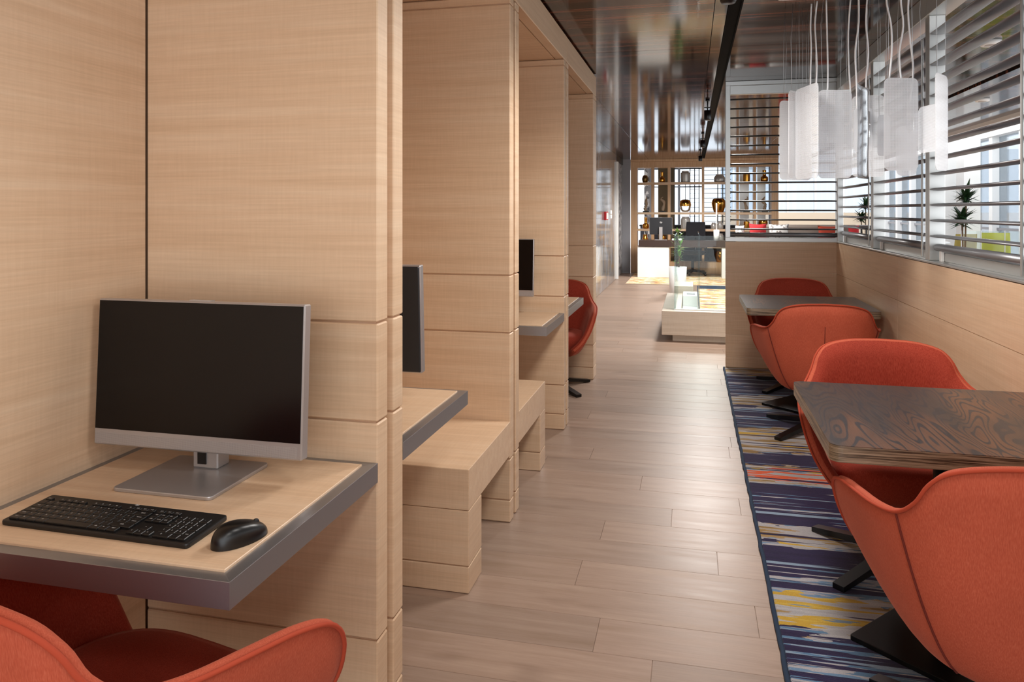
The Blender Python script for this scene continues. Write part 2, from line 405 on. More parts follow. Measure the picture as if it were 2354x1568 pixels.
# ================================================================ FLOOR, CEILING
ZC = 2.547
XF = -.79            # front plane of the booths
XB = -1.485          # back wall of the booths
XR = 1.212           # right low wall
YE = 6.92            # low wall across the end of the seating bay
fl = struct(ob('floor', box(-2.2, 6.6, -2.5, 28, -.2, -.004), 'floor'), 'pale oak plank floor')
ROW = .2035; Y0 = 2.370
joints = {}
for u, v in [(1385, 1220), (1330, 1317), (1371, 1460), (1740, 1428), (1474, 1110), (1701, 1166), (1360, 1043), (1679, 1010), (1395, 905), (1545, 740), (1500, 1520)]:
    p = atZ(u, v, 0); joints.setdefault(math.floor((p.y - Y0) / ROW), []).append(p.x)
for r in range(math.floor((.3 - Y0) / ROW), math.floor((8.3 - Y0) / ROW)):
    ya = Y0 + r * ROW; xs = sorted(joints.get(r, []))
    if not xs: xs = [random.uniform(-1.3, .3)]
    x = xs[0]
    while x > -1.5: x -= random.uniform(1.4, 1.9); xs.insert(0, max(x, -1.62))
    x = xs[-1]
    while x < 1.2: x += random.uniform(1.4, 1.9); xs.append(min(x, 1.25))
    xs = sorted(set(xs))
    for a, b in zip(xs, xs[1:]):
        if b - a < .05: continue
        ob('plank', box(a + .0006, b - .0006, ya + .0006, ya + ROW - .0006, -.014, 0, .0008), 'plank', fl)
ce = struct(ob('ceiling', box(-2.2, 3.7, -2.5, 22, 2.575, 2.75), 'blackmatte'), 'dark glossy ebony panelled ceiling')
ys = [-2.5, -1.66, .71, 3.08, 5.45, 7.83, 10.2, 12.57, 14.95, 17.05]
for xa, xb in ((-2.2, -.945), (-.945, .125), (.125, .20), (.275, 1.30), (1.30, 2.38), (2.56, 3.7)):
    for ya, yb in zip(ys, ys[1:]):
        if xb < -.9 and yb < 6.4: continue
        ob('ceiling_panel', box(xa + .0015, xb - .0015, ya + .0015, yb - .0015, ZC, 2.574, .001), 'ceil', ce)
    if xb > 1.2: ob('ceiling_panel', box(xa + .0015, xb - .0015, 17.05, 22, ZC, 2.574, .001), 'ceil', ce)
ob('ceiling_edge', box(3.7, 3.78, -2.5, 22, 2.50, 2.75), 'white', ce)

# ================================================================ BOOTHS
PY = [1.803, 3.260, 4.718, 6.176]
ZJ = [0, .10, .285, .85, 1.108, 2.328, 2.366]
wl = struct(ob('wall_left', box(XB - .08, XB - .012, -2.5, 6.35, 0, 2.54), 'core'), 'pale wood back wall of the booths')
for a, b in ((-2.5, -1.2), (-1.2, .45), (.45, 1.80), (1.98, 3.257), (3.437, 4.715), (4.895, 6.17)):
    ob('panel', box(XB - .012, XB, a, b - .001, 0, 2.366, .002), 'wood', wl)
plabels = ['tall pale wood partition between the front desk and the first bench booth',
           'pale wood partition with benches built against both of its sides',
           'pale wood partition between the third booth monitor and the booth with a rust chair',
           'last pale wood partition at the end of the booth row']
for k, y in enumerate(PY):
    t = thing('booth_partition', plabels[k], 'partition', (XF, y, 0), 0, 'wooden booth partitions')
    leaves = ((0, .067), (.108, .175)) if k < 3 else ((0, .19),)
    for a, b in leaves:
        wpart(t, 'core', 'core', (XB, XF - .007, y + a + .007, y + b - .007, 0, 2.366))
        for z0, z1 in zip(ZJ, ZJ[1:]):
            wpart(t, 'panel', 'wood', (XB, XF, y + a, y + b, z0 + .0025, z1 - .0025), .0035)
    if k < 3: wpart(t, 'joint_strip', 'core', (XB, XF - .05, y + .067, y + .108, 0, 2.366))
t = thing('booth_lintel', 'pale wood lintel and soffit running above the row of booths', 'lintel', (XF, 3.5, 0))
edges = [-2.5, .47, 1.911, 3.368, 4.826, 6.366]
for a, b in zip(edges, edges[1:]):
    wpart(t, 'fascia_panel', 'wood', (XF - .06, XF, a + .002, b - .002, 2.368, 2.533), .0035)
    wpart(t, 'soffit_panel', 'wood_top', (XB, XF - .062, a + .002, b - .002, 2.368, 2.39))

def desk(y0, y1, label):
    t = thing('booth_desk', label, 'desk', (XF, y0, .69), 0, 'steel-edged booth desks')
    x0, x1 = XB, XF + .001; W = .03
    wpart(t, 'desktop', 'wood_top', (x0 + W, x1 - W, y0 + W, y1 - W, .70, .752), .0012)
    l = t.location
    for q in (((x1, y0), (x1, y1), (x1 - W, y1 - W), (x1 - W, y0 + W)), ((x0, y1), (x0, y0), (x0 + W, y0 + W), (x0 + W, y1 - W)),
              ((x0, y0), (x1, y0), (x1 - W, y0 + W), (x0 + W, y0 + W)), ((x1, y1), (x0, y1), (x0 + W, y1 - W), (x1 - W, y1 - W))):
        ob('edge_strip', prism([(px_ - l.x, py_ - l.y) for px_, py_ in q], .697 - l.z, .747 - l.z, .0008), 'steel', t)
    return t
desk(1.163, 1.802, 'steel-edged wood desk carrying the keyboard and mouse')
desk(1.979, 2.604, 'steel-edged wood desk in front of the first bench')
desk(4.118, 4.717, 'steel-edged wood desk under the far booth monitor')
desk(4.894, 5.588, 'steel-edged wood desk in front of the rust booth chair')

def bench(y0, y1, leg_near, label):
    t = thing('booth_bench', label, 'bench', (XF, y0, 0), 0, 'built-in wooden benches')
    wpart(t, 'seat_panel', 'wood_top', (XB, XF, y0, y1, .305, .455), .002)
    la, lb = (y0, y0 + .172) if leg_near else (y1 - .14, y1)
    wpart(t, 'core', 'core', (XB, XF - .007, la + .007, lb - .007, .0, .305))
    for z0, z1 in ((0, .10), (.10, .305)):
        wpart(t, 'side_panel', 'wood', (XB, XF, la, lb, z0 + .002, z1 - .002), .0025)
bench(2.618, 3.259, True, 'pale wood bench facing the first bench desk')
bench(3.437, 4.082, False, 'pale wood bench facing the far booth monitor')

# ================================================================ RIGHT LOW WALLS
wr = struct(ob('wall_right', box(XR + .005, XR + .11, -2.5, YE + .1, 0, 1.118), 'groovelight'), 'low pale wood wall beside the dining tables')
for a, b in ((-2.5, -.96), (-.96, 1.01), (1.01, 2.98), (2.98, 4.95), (4.95, YE)):
    for z0, z1 in ((0, .10), (.10, .29), (.29, .857), (.857, 1.122)):
        ob('panel', box(XR, XR + .006, a + .0018, b - .0018, z0 + .0018, z1 - .0018), 'wood', wr)
wf = struct(ob('wall_end', box(.296, XR + .11, YE + .005, YE + .10, 0, 1.118), 'groovelight'), 'low pale wood wall closing the dining bay')
for z0, z1 in ((0, .10), (.10, .30), (.30, .857), (.857, 1.125)):
    ob('panel', box(.293, XR, YE, YE + .006, z0 + .0018, z1 - .0018), 'wood', wf)

# louvre across the end
t = thing('louvre_screen', 'aluminium louvre screen across the end of the dining bay', 'louvre', (.293, YE, 1.125))
def W(n, m, b, bev=.002): return wpart(t, n, m, b, bev)
W('frame_rail', 'alu', (.293, 1.26, YE, YE + .07, 1.126, 1.162)); W('frame_rail', 'alu', (.293, 1.26, YE, YE + .07, 2.508, 2.546))
W('frame_post', 'alu', (.293, .333, YE, YE + .07, 1.162, 2.508)); W('frame_post', 'alu', (1.215, 1.262, YE - .03, YE + .07, 1.126, 2.546))
W('head_box', 'alu', (.333, 1.215, YE + .012, YE + .06, 2.43, 2.508))
sl = ellipse_bar('x', .882, .027, .0075); sl.materials.append(M['slat_backlit'])
bt = ellipse_bar('x', .882, .03, .02); bt.materials.append(M['slat'])
ob('bottom_tube', bt, None, t, (.774 - .293, .035, 1.186 - 1.125))
for i in range(15): ob('slat', sl, None, t, (.774 - .293, .035, 1.236 + i * .0823 - 1.125))
# louvres along the right wall: bays between posts
posts = [YE - .05, 5.62, 4.36, 3.10, 1.84, .58, -.68]
sl2 = ellipse_bar('y', 1.17, .044, .0085); sl2.materials.append(M['slat'])
bt2 = ellipse_bar('y', 1.17, .03, .02); bt2.materials.append(M['slat'])
lab = ['aluminium louvre bay nearest the corner of the dining bay', 'aluminium louvre bay behind the hanging lamp, next to the corner bay',
       'aluminium louvre bay with the potted plant seen through it', 'aluminium louvre bay beside the front dining table', 'aluminium louvre bay past the front dining table', 'aluminium louvre bay beside the rug end']
for k in range(6):
    yb, ya = posts[k], posts[k + 1]
    t = thing('louvre_screen', lab[k], 'louvre', (XR + .055, (ya + yb) / 2, 1.125), 0, 'louvre bays along the right wall')
    L = yb - ya
    W('sill', 'alu', (XR - .004, XR + .11, ya + .001, yb - .001, 1.124, 1.136)); W('sill_upstand', 'alu', (XR + .052, XR + .075, ya + .02, yb - .02, 1.136, 1.183))
    W('sill_bracket', 'white', (XR + .035, XR + .051, yb - .10, yb - .07, 1.136, 1.19))
    W('frame_post', 'alu', (XR + .008, XR + .085, ya + .002, ya + .07, 1.137, 2.43))
    W('head_rail', 'alu', (XR - .004, XR + .10, ya + .001, yb - .001, 2.43, 2.546))
    W('tilt_rod', 'alu', (XR - .002, XR + .008, ya + .10, ya + .11, 1.15, 2.33))
    ob('bottom_tube', bt2, None, t, (0, .035, 1.205 - 1.125))
    for i in range(14): ob('slat', sl2, None, t, (0, .035, 1.265 + i * .0823 - 1.125))
struct(ob('trim_1', box(1.22, 1.33, YE + .07, YE + .12, 2.43, 2.546), 'alu'))

# ================================================================ TABLES
def table(cx, cy, w, d, label, rz):
    t = thing('dining_table', label, 'table', (cx, cy, .0135), 0, 'square dining tables')
    ob('tabletop', prism(rrect(-w / 2, w / 2, -d / 2, d / 2, .032, 8), .735, .7365), 'table', t)
    ob('edge_band', prism(rrect(-w / 2, w / 2, -d / 2, d / 2, .032, 8), .689, .735, .0015), 'tedge', t)
    ob('top_bracket', box(-.17, .17, -.17, .17, .677, .689), 'plate', t)
    ob('column', lathe([(.038, .017), (.038, .677)], 24), 'plate', t)
    b = ob('base_plate', prism(rrect(-.205, .205, -.205, .205, .008, 3), 0, .017, .002), 'plate', t, (0, 0, 0), (0, 0, rz))
RUGZ = .0135
table(.785, 2.628, .82, .805, 'dark ash square table with swirling figured grain between two rust chairs', math.radians(49))
table(.772, 5.636, .83, .84, 'plain dark ash square table beside the low end wall', math.radians(49))

# ================================================================ CHAIRS
half = [(0, -.30, .828), (.13, -.297, .822), (.222, -.275, .800), (.262, -.25, .762), (.285, -.222, .708), (.312, -.175, .668), (.342, -.09, .652), (.366, .02, .646), (.380, .12, .636), (.384, .20, .610), (.374, .25, .555), (.345, .275, .475), (.295, .285, .395), (.235, .285, .335)]
H = crom(half, 4)
rim = [(-x, y, z) for x, y, z in H[::-1]][:-1] + H
NS = len(rim)
def col_pt(i, tt):
    x, y, z = rim[i]
    s = i / (NS - 1) * 2 - 1
    ang = -PI / 2 + s * math.radians(128)
    bx, by, bz = .2 * math.cos(ang), .2 * math.sin(ang), .275
    q = tt ** .6
    # taller columns keep the side profile, the back leans out only a little
    return Vector((bx + (x - bx) * q, by + (y - by) * q, bz + (z - bz) * tt))
NV = 13
bm, g = grid(lambda u, v: col_pt(round(u * (NS - 1)), v ** 1.5), NS, NV)
bmesh.ops.recalc_face_normals(bm, faces=bm.faces[:])
bm.normal_update()
mid = g[NS // 2][NV // 2]
if mid.normal.y > 0: bmesh.ops.reverse_faces(bm, faces=bm.faces[:])
bm.normal_update()
TH = .042
outer = [[v.co.copy() for v in row] for row in g]
nor = [[v.normal.copy() for v in row] for row in g]
inn = []
for i in range(NS):
    row = []
    for j in range(NV): row.append(bm.verts.new(outer[i][j] - nor[i][j] * TH * (.55 if j == NV - 1 else 1)))
    inn.append(row)
# rounded rim row
top = [bm.verts.new(outer[i][NV - 1] - nor[i][NV - 1] * TH * .3 + Vector((0, 0, .006))) for i in range(NS)]
for i in range(NS - 1):
    for j in range(NV - 1): bm.faces.new((inn[i][j], inn[i][j + 1], inn[i + 1][j + 1], inn[i + 1][j]))
    bm.faces.new((g[i][NV - 1], g[i + 1][NV - 1], top[i + 1], top[i])); bm.faces.new((top[i], top[i + 1], inn[i + 1][NV - 1], inn[i][NV - 1]))
    bm.faces.new((g[i + 1][0], g[i][0], inn[i][0], inn[i + 1][0]))
for i in (0, NS - 1):
    for j in range(NV - 1): bm.faces.new((g[i][j], g[i][j + 1], inn[i][j + 1], inn[i][j]))
bmesh.ops.recalc_face_normals(bm, faces=bm.faces[:])
shell_me = me_of(bm, 'shell', True)
ninner = (NS - 1) * (NV - 1)
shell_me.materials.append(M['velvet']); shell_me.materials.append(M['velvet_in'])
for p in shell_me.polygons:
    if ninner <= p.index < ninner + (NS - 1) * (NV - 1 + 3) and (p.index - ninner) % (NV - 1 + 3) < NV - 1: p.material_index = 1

pip_me = tube([p + n_ * .002 + Vector((0, 0, .003)) for p, n_ in [(outer[i][NV - 1], nor[i][NV - 1]) for i in range(NS)]], .0048, 8)
def seam_me(i, j0, j1, r=.0028, off=.0018): return tube([outer[i][j] + nor[i][j] * off for j in range(j0, j1)], r, 6)
mididx = NS // 2
# seat cushion: domed superellipse slab
def seat_fn():
    bm = bmesh.new(); n = 48; rings = []
    def out(a, k): 
        ca, sa = math.cos(a), math.sin(a); e = .62
        return (math.copysign(abs(ca) ** e, ca) * .272 * k, .052 + math.copysign(abs(sa) ** e, sa) * .235 * k)
    lv = [(.55, .286), (.70, .30), (.86, .335), (.97, .39), (.99, .42), (.96, .442), (.85, .452), (.6, .458), (.3, .46), (.02, .461)]
    for k, z in lv: rings.append([bm.verts.new((*out(2 * PI * i / n, k), z)) for i in range(n)])
    for a, b in zip(rings, rings[1:]):
        for i in range(n): bm.faces.new((a[i], a[(i + 1) % n], b[(i + 1) % n], b[i]))
    bm.faces.new(rings[0][::-1]); bm.faces.new(rings[-1])
    return me_of(bm, 'seat', True)
def taper(p0, w0, h0, p1, w1, h1):
    bm = bmesh.new(); d = (Vector(p1) - Vector(p0)); s = Vector((0, 0, 1)).cross(d).normalized(); vs = []
    for p, w_, h_ in ((p0, w0, h0), (p1, w1, h1)):
        p = Vector(p)
        vs.append([bm.verts.new(p + s * a * w_ / 2 + Vector((0, 0, b * h_))) for a, b in ((-1, 0), (1, 0), (1, 1), (-1, 1))])
    for k in range(4): bm.faces.new((vs[0][k], vs[0][(k + 1) % 4], vs[1][(k + 1) % 4], vs[1][k]))
    bm.faces.new(vs[0][::-1]); bm.faces.new(vs[1])
    bmesh.ops.recalc_face_normals(bm, faces=bm.faces[:])
    return me_of(bm, 'leg')
def make_chair(label, loc, rz):
    t = thing('armchair', label, 'chair', loc, rz, 'rust velvet tub chairs')
    sh = ob('shell', shell_me, None, t)
    ob('piping', pip_me, 'piping', sh)
    for i in (mididx - 20, mididx + 20): ob('seam', seam_me(i, 1, NV), 'seam', sh)
    ob('seam', seam_me(mididx, 4, 11, .002, .0006), 'seam', sh)
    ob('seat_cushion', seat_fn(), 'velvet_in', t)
    ob('seat_pan', lathe([(.19, .268), (.205, .276), (.205, .29)], 32), 'black', t)
    ob('column', lathe([(.05, .06), (.05, .075), (.028, .085), (.026, .25), (.09, .262), (.09, .27)], 20), 'black', t)
    for k in range(4):
        a = PI / 4 + k * PI / 2; c, s = math.cos(a), math.sin(a)
        ob('leg', taper((.03 * c, .03 * s, .045), .052, .034, (.375 * c, .375 * s, .001), .046, .02), 'black', t)
    return t
ch = make_chair('rust velvet tub chair backing onto the front dark table', (.785, 2.12, RUGZ), 0)
dup(ch, (.785, 3.20, RUGZ), PI, 'rust velvet tub chair facing the front dark table, its back to the other table')
dup(ch, (.768, 5.03, RUGZ), 0, 'rust velvet tub chair with centre back seam, tucked under the table by the end wall')
dup(ch, (.80, 6.22, RUGZ), PI, 'rust velvet tub chair between the far table and the end wall')
dup(ch, (-1.085, 1.19, 0.0005), math.radians(-12), 'rust velvet tub chair at the desk with the keyboard')
dup(ch, (-1.085, 5.84, 0.0005), PI, 'rust velvet tub chair inside the last booth')

# ================================================================ RUG
t = thing('rug', 'navy, grey and yellow abstract striped rug under the dining tables', 'rug', (.74, 3.7, 0))
wpart(t, 'pile', 'rug', (.285, XR - .003, .5, YE - .004, .001, .013), .003)
pts = []
random.seed(3)
y = .5
while y < YE - .004: pts.append((.278 + random.uniform(-.0025, .0025) - .74, y - 3.7, .008)); y += .05
ob('edge_binding', tube(pts, .0085, 8), 'binding', t)

# ================================================================ COMPUTERS
def logo_mesh(size):
    cu = bpy.data.curves.new('t', 'FONT'); cu.body = 'hp'; cu.size = size; cu.shear = .3; cu.extrude = size * .01
    cu.align_x = 'CENTER'; cu.align_y = 'CENTER'
    o = bpy.data.objects.new('t', cu); C.objects.link(o)
    dg = bpy.context.evaluated_depsgraph_get(); dg.update()
    me = bpy.data.meshes.new_from_object(o.evaluated_get(dg)); bpy.data.objects.remove(o); return me
txt_cache = {}
def text_mesh(s, size):
    if (s, size) not in txt_cache:
        cu = bpy.data.curves.new('t', 'FONT'); cu.body = s; cu.size = size; cu.align_x = 'CENTER'; cu.align_y = 'CENTER'
        o = bpy.data.objects.new('t', cu); C.objects.link(o)
        dg = bpy.context.evaluated_depsgraph_get(); dg.update()
        me = bpy.data.meshes.new_from_object(o.evaluated_get(dg)); bpy.data.objects.remove(o)
        me.materials.clear(); me.materials.append(M['legend']); txt_cache[(s, size)] = me
    return txt_cache[(s, size)]
def monitor(label, loc, rz, zb, zt, wd=.575, tilt=-.05, side=0):
    """front of the screen is local -y; zb/zt: heights of the housing above the desk"""
    t = thing('computer', label, 'computer', loc, rz, 'all-in-one desktop computers')
    ob('base', prism(rrect(-.13, .13, -.15, .09, .012, 4), 0, .009, .002), 'silver', t)
    ob('neck', box(-.035, .035, .012, .062, .009, zb + .16, .003), 'silver', t)
    ob('cable_slot', box(-.02, .004, .0095, .0125, .02, zb + .02), 'black', t)
    hh = zt - zb; cy = -.032
    hs = ob('housing', box(-wd / 2, wd / 2, 0, .03, 0, hh, .003), 'silver', t, (0, cy, zb), (tilt, 0, 0))
    ob('screen', box(-wd / 2 + .004, wd / 2 - .004, -.0012, .001, .040, hh - .004), 'screen', hs)
    ob('speaker_grille', box(-wd / 2 + .004, wd / 2 - .012, -.0006, .001, .004, .030), 'grille', hs)
    ob('back_cover', box(-wd / 2 + .004, wd / 2 - .004, .029, .036, .004, hh - .004, .003), 'backc', hs)
    ob('camera_module', box(-.03, .03, .006, .022, hh, hh + .003), 'silver', hs)
    lm = logo_mesh(.05); lm.materials.clear(); lm.materials.append(M['legend'])
    ob('logo', lm, None, hs, (0, .0365, hh * .72), (PI / 2, 0, PI))
    return t
def m_grille():
    n = NT('silver_speaker_grille')
    v = n.n('TexVoronoi', i_Scale=420.0, i_Randomness=0.0); n.l(n.pos((1, 1, 1), False, True), v.inputs['Vector'])
    c = n.ramp(v.outputs['Distance'], [(.3, lin('7d7a7a')), (.4, lin('b9b6b6'))])
    return n.set(Base_Color=c.outputs[0], Roughness=.4, Metallic=.6)
M['grille'] = m_grille(); M['backc'] = plain('graphite_back_cover', '34363a', .38, .5)
monitor('all-in-one computer with dark screen behind the keyboard', (-1.172, 1.615, .752), 0, .063, .426)
monitor('all-in-one computer on the desk in front of the first bench, turned away', (-1.165, 2.36, .752), PI, .105, .467, .58)
monitor('all-in-one computer on the desk facing the second bench', (-1.25, 4.60, .752), 0, .11, .47, .58)

# keyboard
kb = thing('keyboard', 'black full-size keyboard on the front desk', 'keyboard', (-1.160, 1.315, .7525), math.radians(-1.0))
KW, KD = .448, .128
body = ob('body', prism(rrect(-KW / 2, KW / 2, -KD / 2, KD / 2, .008, 4), .0, .011, .003), 'keybody', kb, (0, 0, .002), (math.radians(3.2), 0, 0))
for x in (-.19, .19): ob('foot', box(x - .012, x + .012, .042, .052, .0, .004), 'keybody', kb)
TILT = math.radians(3.2)
key_cache = {}
def key(xc, yc, wk, dk, txt=None):
    k = (round(wk, 4), round(dk, 4))
    if k not in key_cache: key_cache[k] = box(-wk / 2 + .0008, wk / 2 - .0008, -dk / 2 + .0008, dk / 2 - .0008, -.001, .0035, .0009)
    zt = .0138 + (yc) * math.tan(TILT)
    o = ob('key', key_cache[k], 'key', kb, (xc, yc, zt), (TILT, 0, 0))
    if txt: ob('legend', text_mesh(txt, .0052), None, o, (-wk * .12 if len(txt) < 3 else 0, dk * .08, .0037))
U = .0188; RP = .0172
xl = -KW / 2 + .012; yb = -KD / 2 + .016
rows = [
    [('ctrl', 1.25), ('fn', 1), ('win', 1.25), ('alt', 1.25), (None, 5.75), ('alt', 1.25), ('fn', 1.0), ('ctrl', 1.25)],
    [('shift', 1.25), ('\\', 1)] + [(c, 1) for c in 'ZXCVBNM,./'] + [('shift', 2.75)],
    [('caps', 1.75)] + [(c, 1) for c in "ASDFGHJKL;'#"] + [('enter', 1.25)],
    [('tab', 1.5)] + [(c, 1) for c in 'QWERTYUIOP[]'] + [('enter', 1.5)],
    [(c, 1) for c in '`1234567890-='] + [('back', 2)]]
for r, row in enumerate(rows):
    x = xl
    for s, wk in row:
        key(x + wk * U / 2, yb + r * RP, wk * U, RP, s); x += wk * U
fy = yb + 5 * RP - .001
for i, s in enumerate(['esc', None, 'f1', 'f2', 'f3', 'f4', None, 'f5', 'f6', 'f7', 'f8', None, 'f9', 'f10', 'f11', 'f12']):
    if s: key(xl + i * U * .93 + U / 2, fy, U * .93, .011, s)
nx = xl + 15 * U + .005
for i in range(3):
    key(nx + (i + .5) * U, fy, U * .95, .011, ['prt', 'scr', 'pse'][i])
    key(nx + (i + .5) * U, yb + 4 * RP, U, RP, ['ins', 'hm', 'pu'][i]); key(nx + (i + .5) * U, yb + 3 * RP, U, RP, ['del', 'end', 'pd'][i])
    key(nx + (i + .5) * U, yb, U, RP, '<v>'[i])
key(nx + 1.5 * U, yb + RP, U, RP, '^')
mx = nx + 3 * U + .005
for r, cs in enumerate([None, '123', '456', '789', 'n/*']):
    if cs:
        for i, c in enumerate(cs): key(mx + (i + .5) * U, yb + r * RP, U, RP, c)
key(mx + U, yb, 2 * U, RP, '0'); key(mx + 2.5 * U, yb, U, RP, '.')
key(mx + 3.5 * U, yb + 4 * RP, U, RP, '-'); key(mx + 3.5 * U, yb + 2.5 * RP, U, 2 * RP, '+'); key(mx + 3.5 * U, yb + .5 * RP, U, 2 * RP, 'ent')
lg = logo_mesh(.009); lg.materials.clear(); lg.materials.append(M['legend'])
ob('logo', lg, None, kb, (.005, KD / 2 - .006, .0172), (TILT, 0, 0))

# mouse
def mouse_fn(u, v):
    a = u * 2 * PI; ph = v * PI / 2
    r = math.cos(ph) ** .55 if v < 1 else 0
    x = .031 * math.cos(a) * r * (1 - .10 * math.sin(a)); y = .058 * math.sin(a) * r
    z = .038 * math.sin(ph) ** .8 * (1 - .22 * (math.sin(a) * r) - .18 * (math.sin(a) * r) ** 2)
    return Vector((x, y, max(z, 0)))
bm, g_ = grid(mouse_fn, 41, 15); bmesh.ops.remove_doubles(bm, verts=bm.verts[:], dist=1e-5); bmesh.ops.recalc_face_normals(bm, faces=bm.faces[:])
mo = thing('computer_mouse', 'black mouse beside the keyboard', 'mouse', (-.862, 1.305, .7525), math.radians(-28))
ob('body', me_of(bm, 'mouse', True), 'black', mo)
ob('scroll_wheel', lathe([(.006, -.003), (.007, 0), (.006, .003)], 16), 'keybody', mo, (0, .034, .026), (0, PI / 2, 0))
ob('split_line', tube([(0, .056, .010), (0, .047, .0195), (0, .03, .0285), (0, .012, .034)], .0007, 6), 'blackmatte', mo)
ob('base', lathe([(.028, 0), (.03, .002)], 32), 'blackmatte', mo).scale = (1, 1.9, 1)

# ================================================================ HANGING LAMP
hl = thing('hanging_lamp', 'cluster of white perforated metal panels hanging from thin wires', 'lamp', (.78, 3.75, ZC))
def rel(p): return Vector(p) - Vector((.78, 3.75, ZC))
ob('canopy', box(-.33, .33, -.62, .47, -.03, -.001, .004), 'white', hl)
# (u0, u1, vtop, vbottom, camera depth at u0, at u1, curved, material)
panels = [(1792, 1864, 233, 414, 4.22, 4.30, 0), (1799, 1836, 280, 378, 4.35, 4.35, 0), (1813, 1866, 212, 411, 4.02, 4.18, 0),
          (1816, 1850, 249, 352, 4.14, 4.14, 0), (1829, 1881, 198, 411, 4.05, 3.78, 0), (1880, 1958, 207, 410, 3.92, 3.92, 0),
          (1884, 1940, 240, 347, 4.02, 4.02, 0), (1963, 2005, 246, 351, 3.98, 3.98, 0), (1971, 1997, 196, 410, 3.56, 3.74, 1),
          (1958, 2033, 219, 407, 3.92, 3.86, 0), (2017, 2046, 264, 359, 3.72, 3.72, 0), (2032, 2111, 179, 392, 3.46, 3.46, 0),
          (2060, 2107, 290, 404, 3.62, 3.62, 0), (2111, 2160, 242, 350, 3.50, 3.34, 0), (2150, 2178.5, 171, 392, 3.20, 3.32, 0)]
random.seed(11)
for (u0, u1, vt, vb, d0, d1, cur) in panels:
    a = atD(u0, 300, d0); b = atD(u1, 300, d1); dm = (d0 + d1) / 2
    zt = CAMH + (YH - vt) * dm / FPX; zb_ = CAMH + (YH - vb) * dm / FPX
    wd = math.hypot(b.x - a.x, b.y - a.y); hh = zt - zb_; ctr = (a + b) / 2
    ang = math.atan2(b.y - a.y, b.x - a.x)
    out = rrect(-wd / 2, wd / 2, -hh / 2, hh / 2, min(.028, wd * .28), 5)
    bm = bmesh.new(); T = .0012
    fr = [bm.verts.new((x, -T, z)) for x, z in out]; bk = [bm.verts.new((x, T, z)) for x, z in out]
    n_ = len(out); bm.faces.new(fr); bm.faces.new(bk[::-1])
    for i in range(n_): bm.faces.new((fr[i], bk[i], bk[(i + 1) % n_], fr[(i + 1) % n_]))
    bmesh.ops.recalc_face_normals(bm, faces=bm.faces[:])
    me = me_of(bm, 'panel')
    if cur:
        bm = bmesh.new()
        gg, gr = grid(lambda u, v: Vector(((u - .5) * wd, .012 * math.cos((u - .5) * PI) + .0015 * math.sin(v * 9), (v - .5) * hh)), 9, 21)
        bmesh.ops.solidify(gg, geom=gg.faces[:], thickness=.0015); me = me_of(gg, 'panel', True)
    pan = ob('shade_panel', me, 'mirror' if cur else 'perf', hl, rel((ctr.x, ctr.y, (zt + zb_) / 2)), (0, 0, ang))
    for s in (-1, 1):
        x = s * wd * .36; tz = ZC - .03 - (zt + zb_) / 2
        jig = random.uniform(-.012, .012)
        ob('wire', tube([(x, 0, hh / 2 - .004), (x + jig * .4, .004, hh / 2 + (tz - hh / 2) * .4), (x + jig, 0, hh / 2 + (tz - hh / 2) * .7), (x * .9, 0, tz)], .0009, 5), 'wire', pan)
for (u, vtop, vend, d, bulb) in [(1863, 0, 215, 4.05, 0), (1876, 0, 200, 4.0, 0), (1897, 0, 268, 3.98, 1), (1953, 0, 300, 3.95, 1), (1971, 0, 250, 3.85, 0), (1992, 0, 255, 3.86, 1), (2044, 0, 180, 3.52, 0), (2071, 0, 182, 3.52, 0), (2093, 0, 231, 3.56, 1)]:
    e = atD(u, vend, d); p0 = rel(e); tz = -.03
    L = tz - p0.z; j = [random.uniform(-.012, .012) for _ in range(3)]
    ctrl = [(p0.x, p0.y, p0.z), (p0.x + j[0], p0.y, p0.z + L * .25), (p0.x + j[1], p0.y, p0.z + L * .5), (p0.x + j[2], p0.y, p0.z + L * .75), (p0.x + .005, p0.y, tz)]
    cd = ob('cord', tube(crom(ctrl, 5), .0042, 8), 'cord', hl)
    if bulb:
        so = ob('lamp_socket', lathe([(.006, 0), (.017, -.004), (.017, -.062), (.02, -.064), (.02, -.076), (.013, -.08)], 20), 'silver', hl, tuple(p0))
        ob('bulb', lathe([(.012, -.08), (.014, -.095), (.0175, -.115), (.016, -.135), (.008, -.152), (.001, -.156)], 20), 'bulb', so)

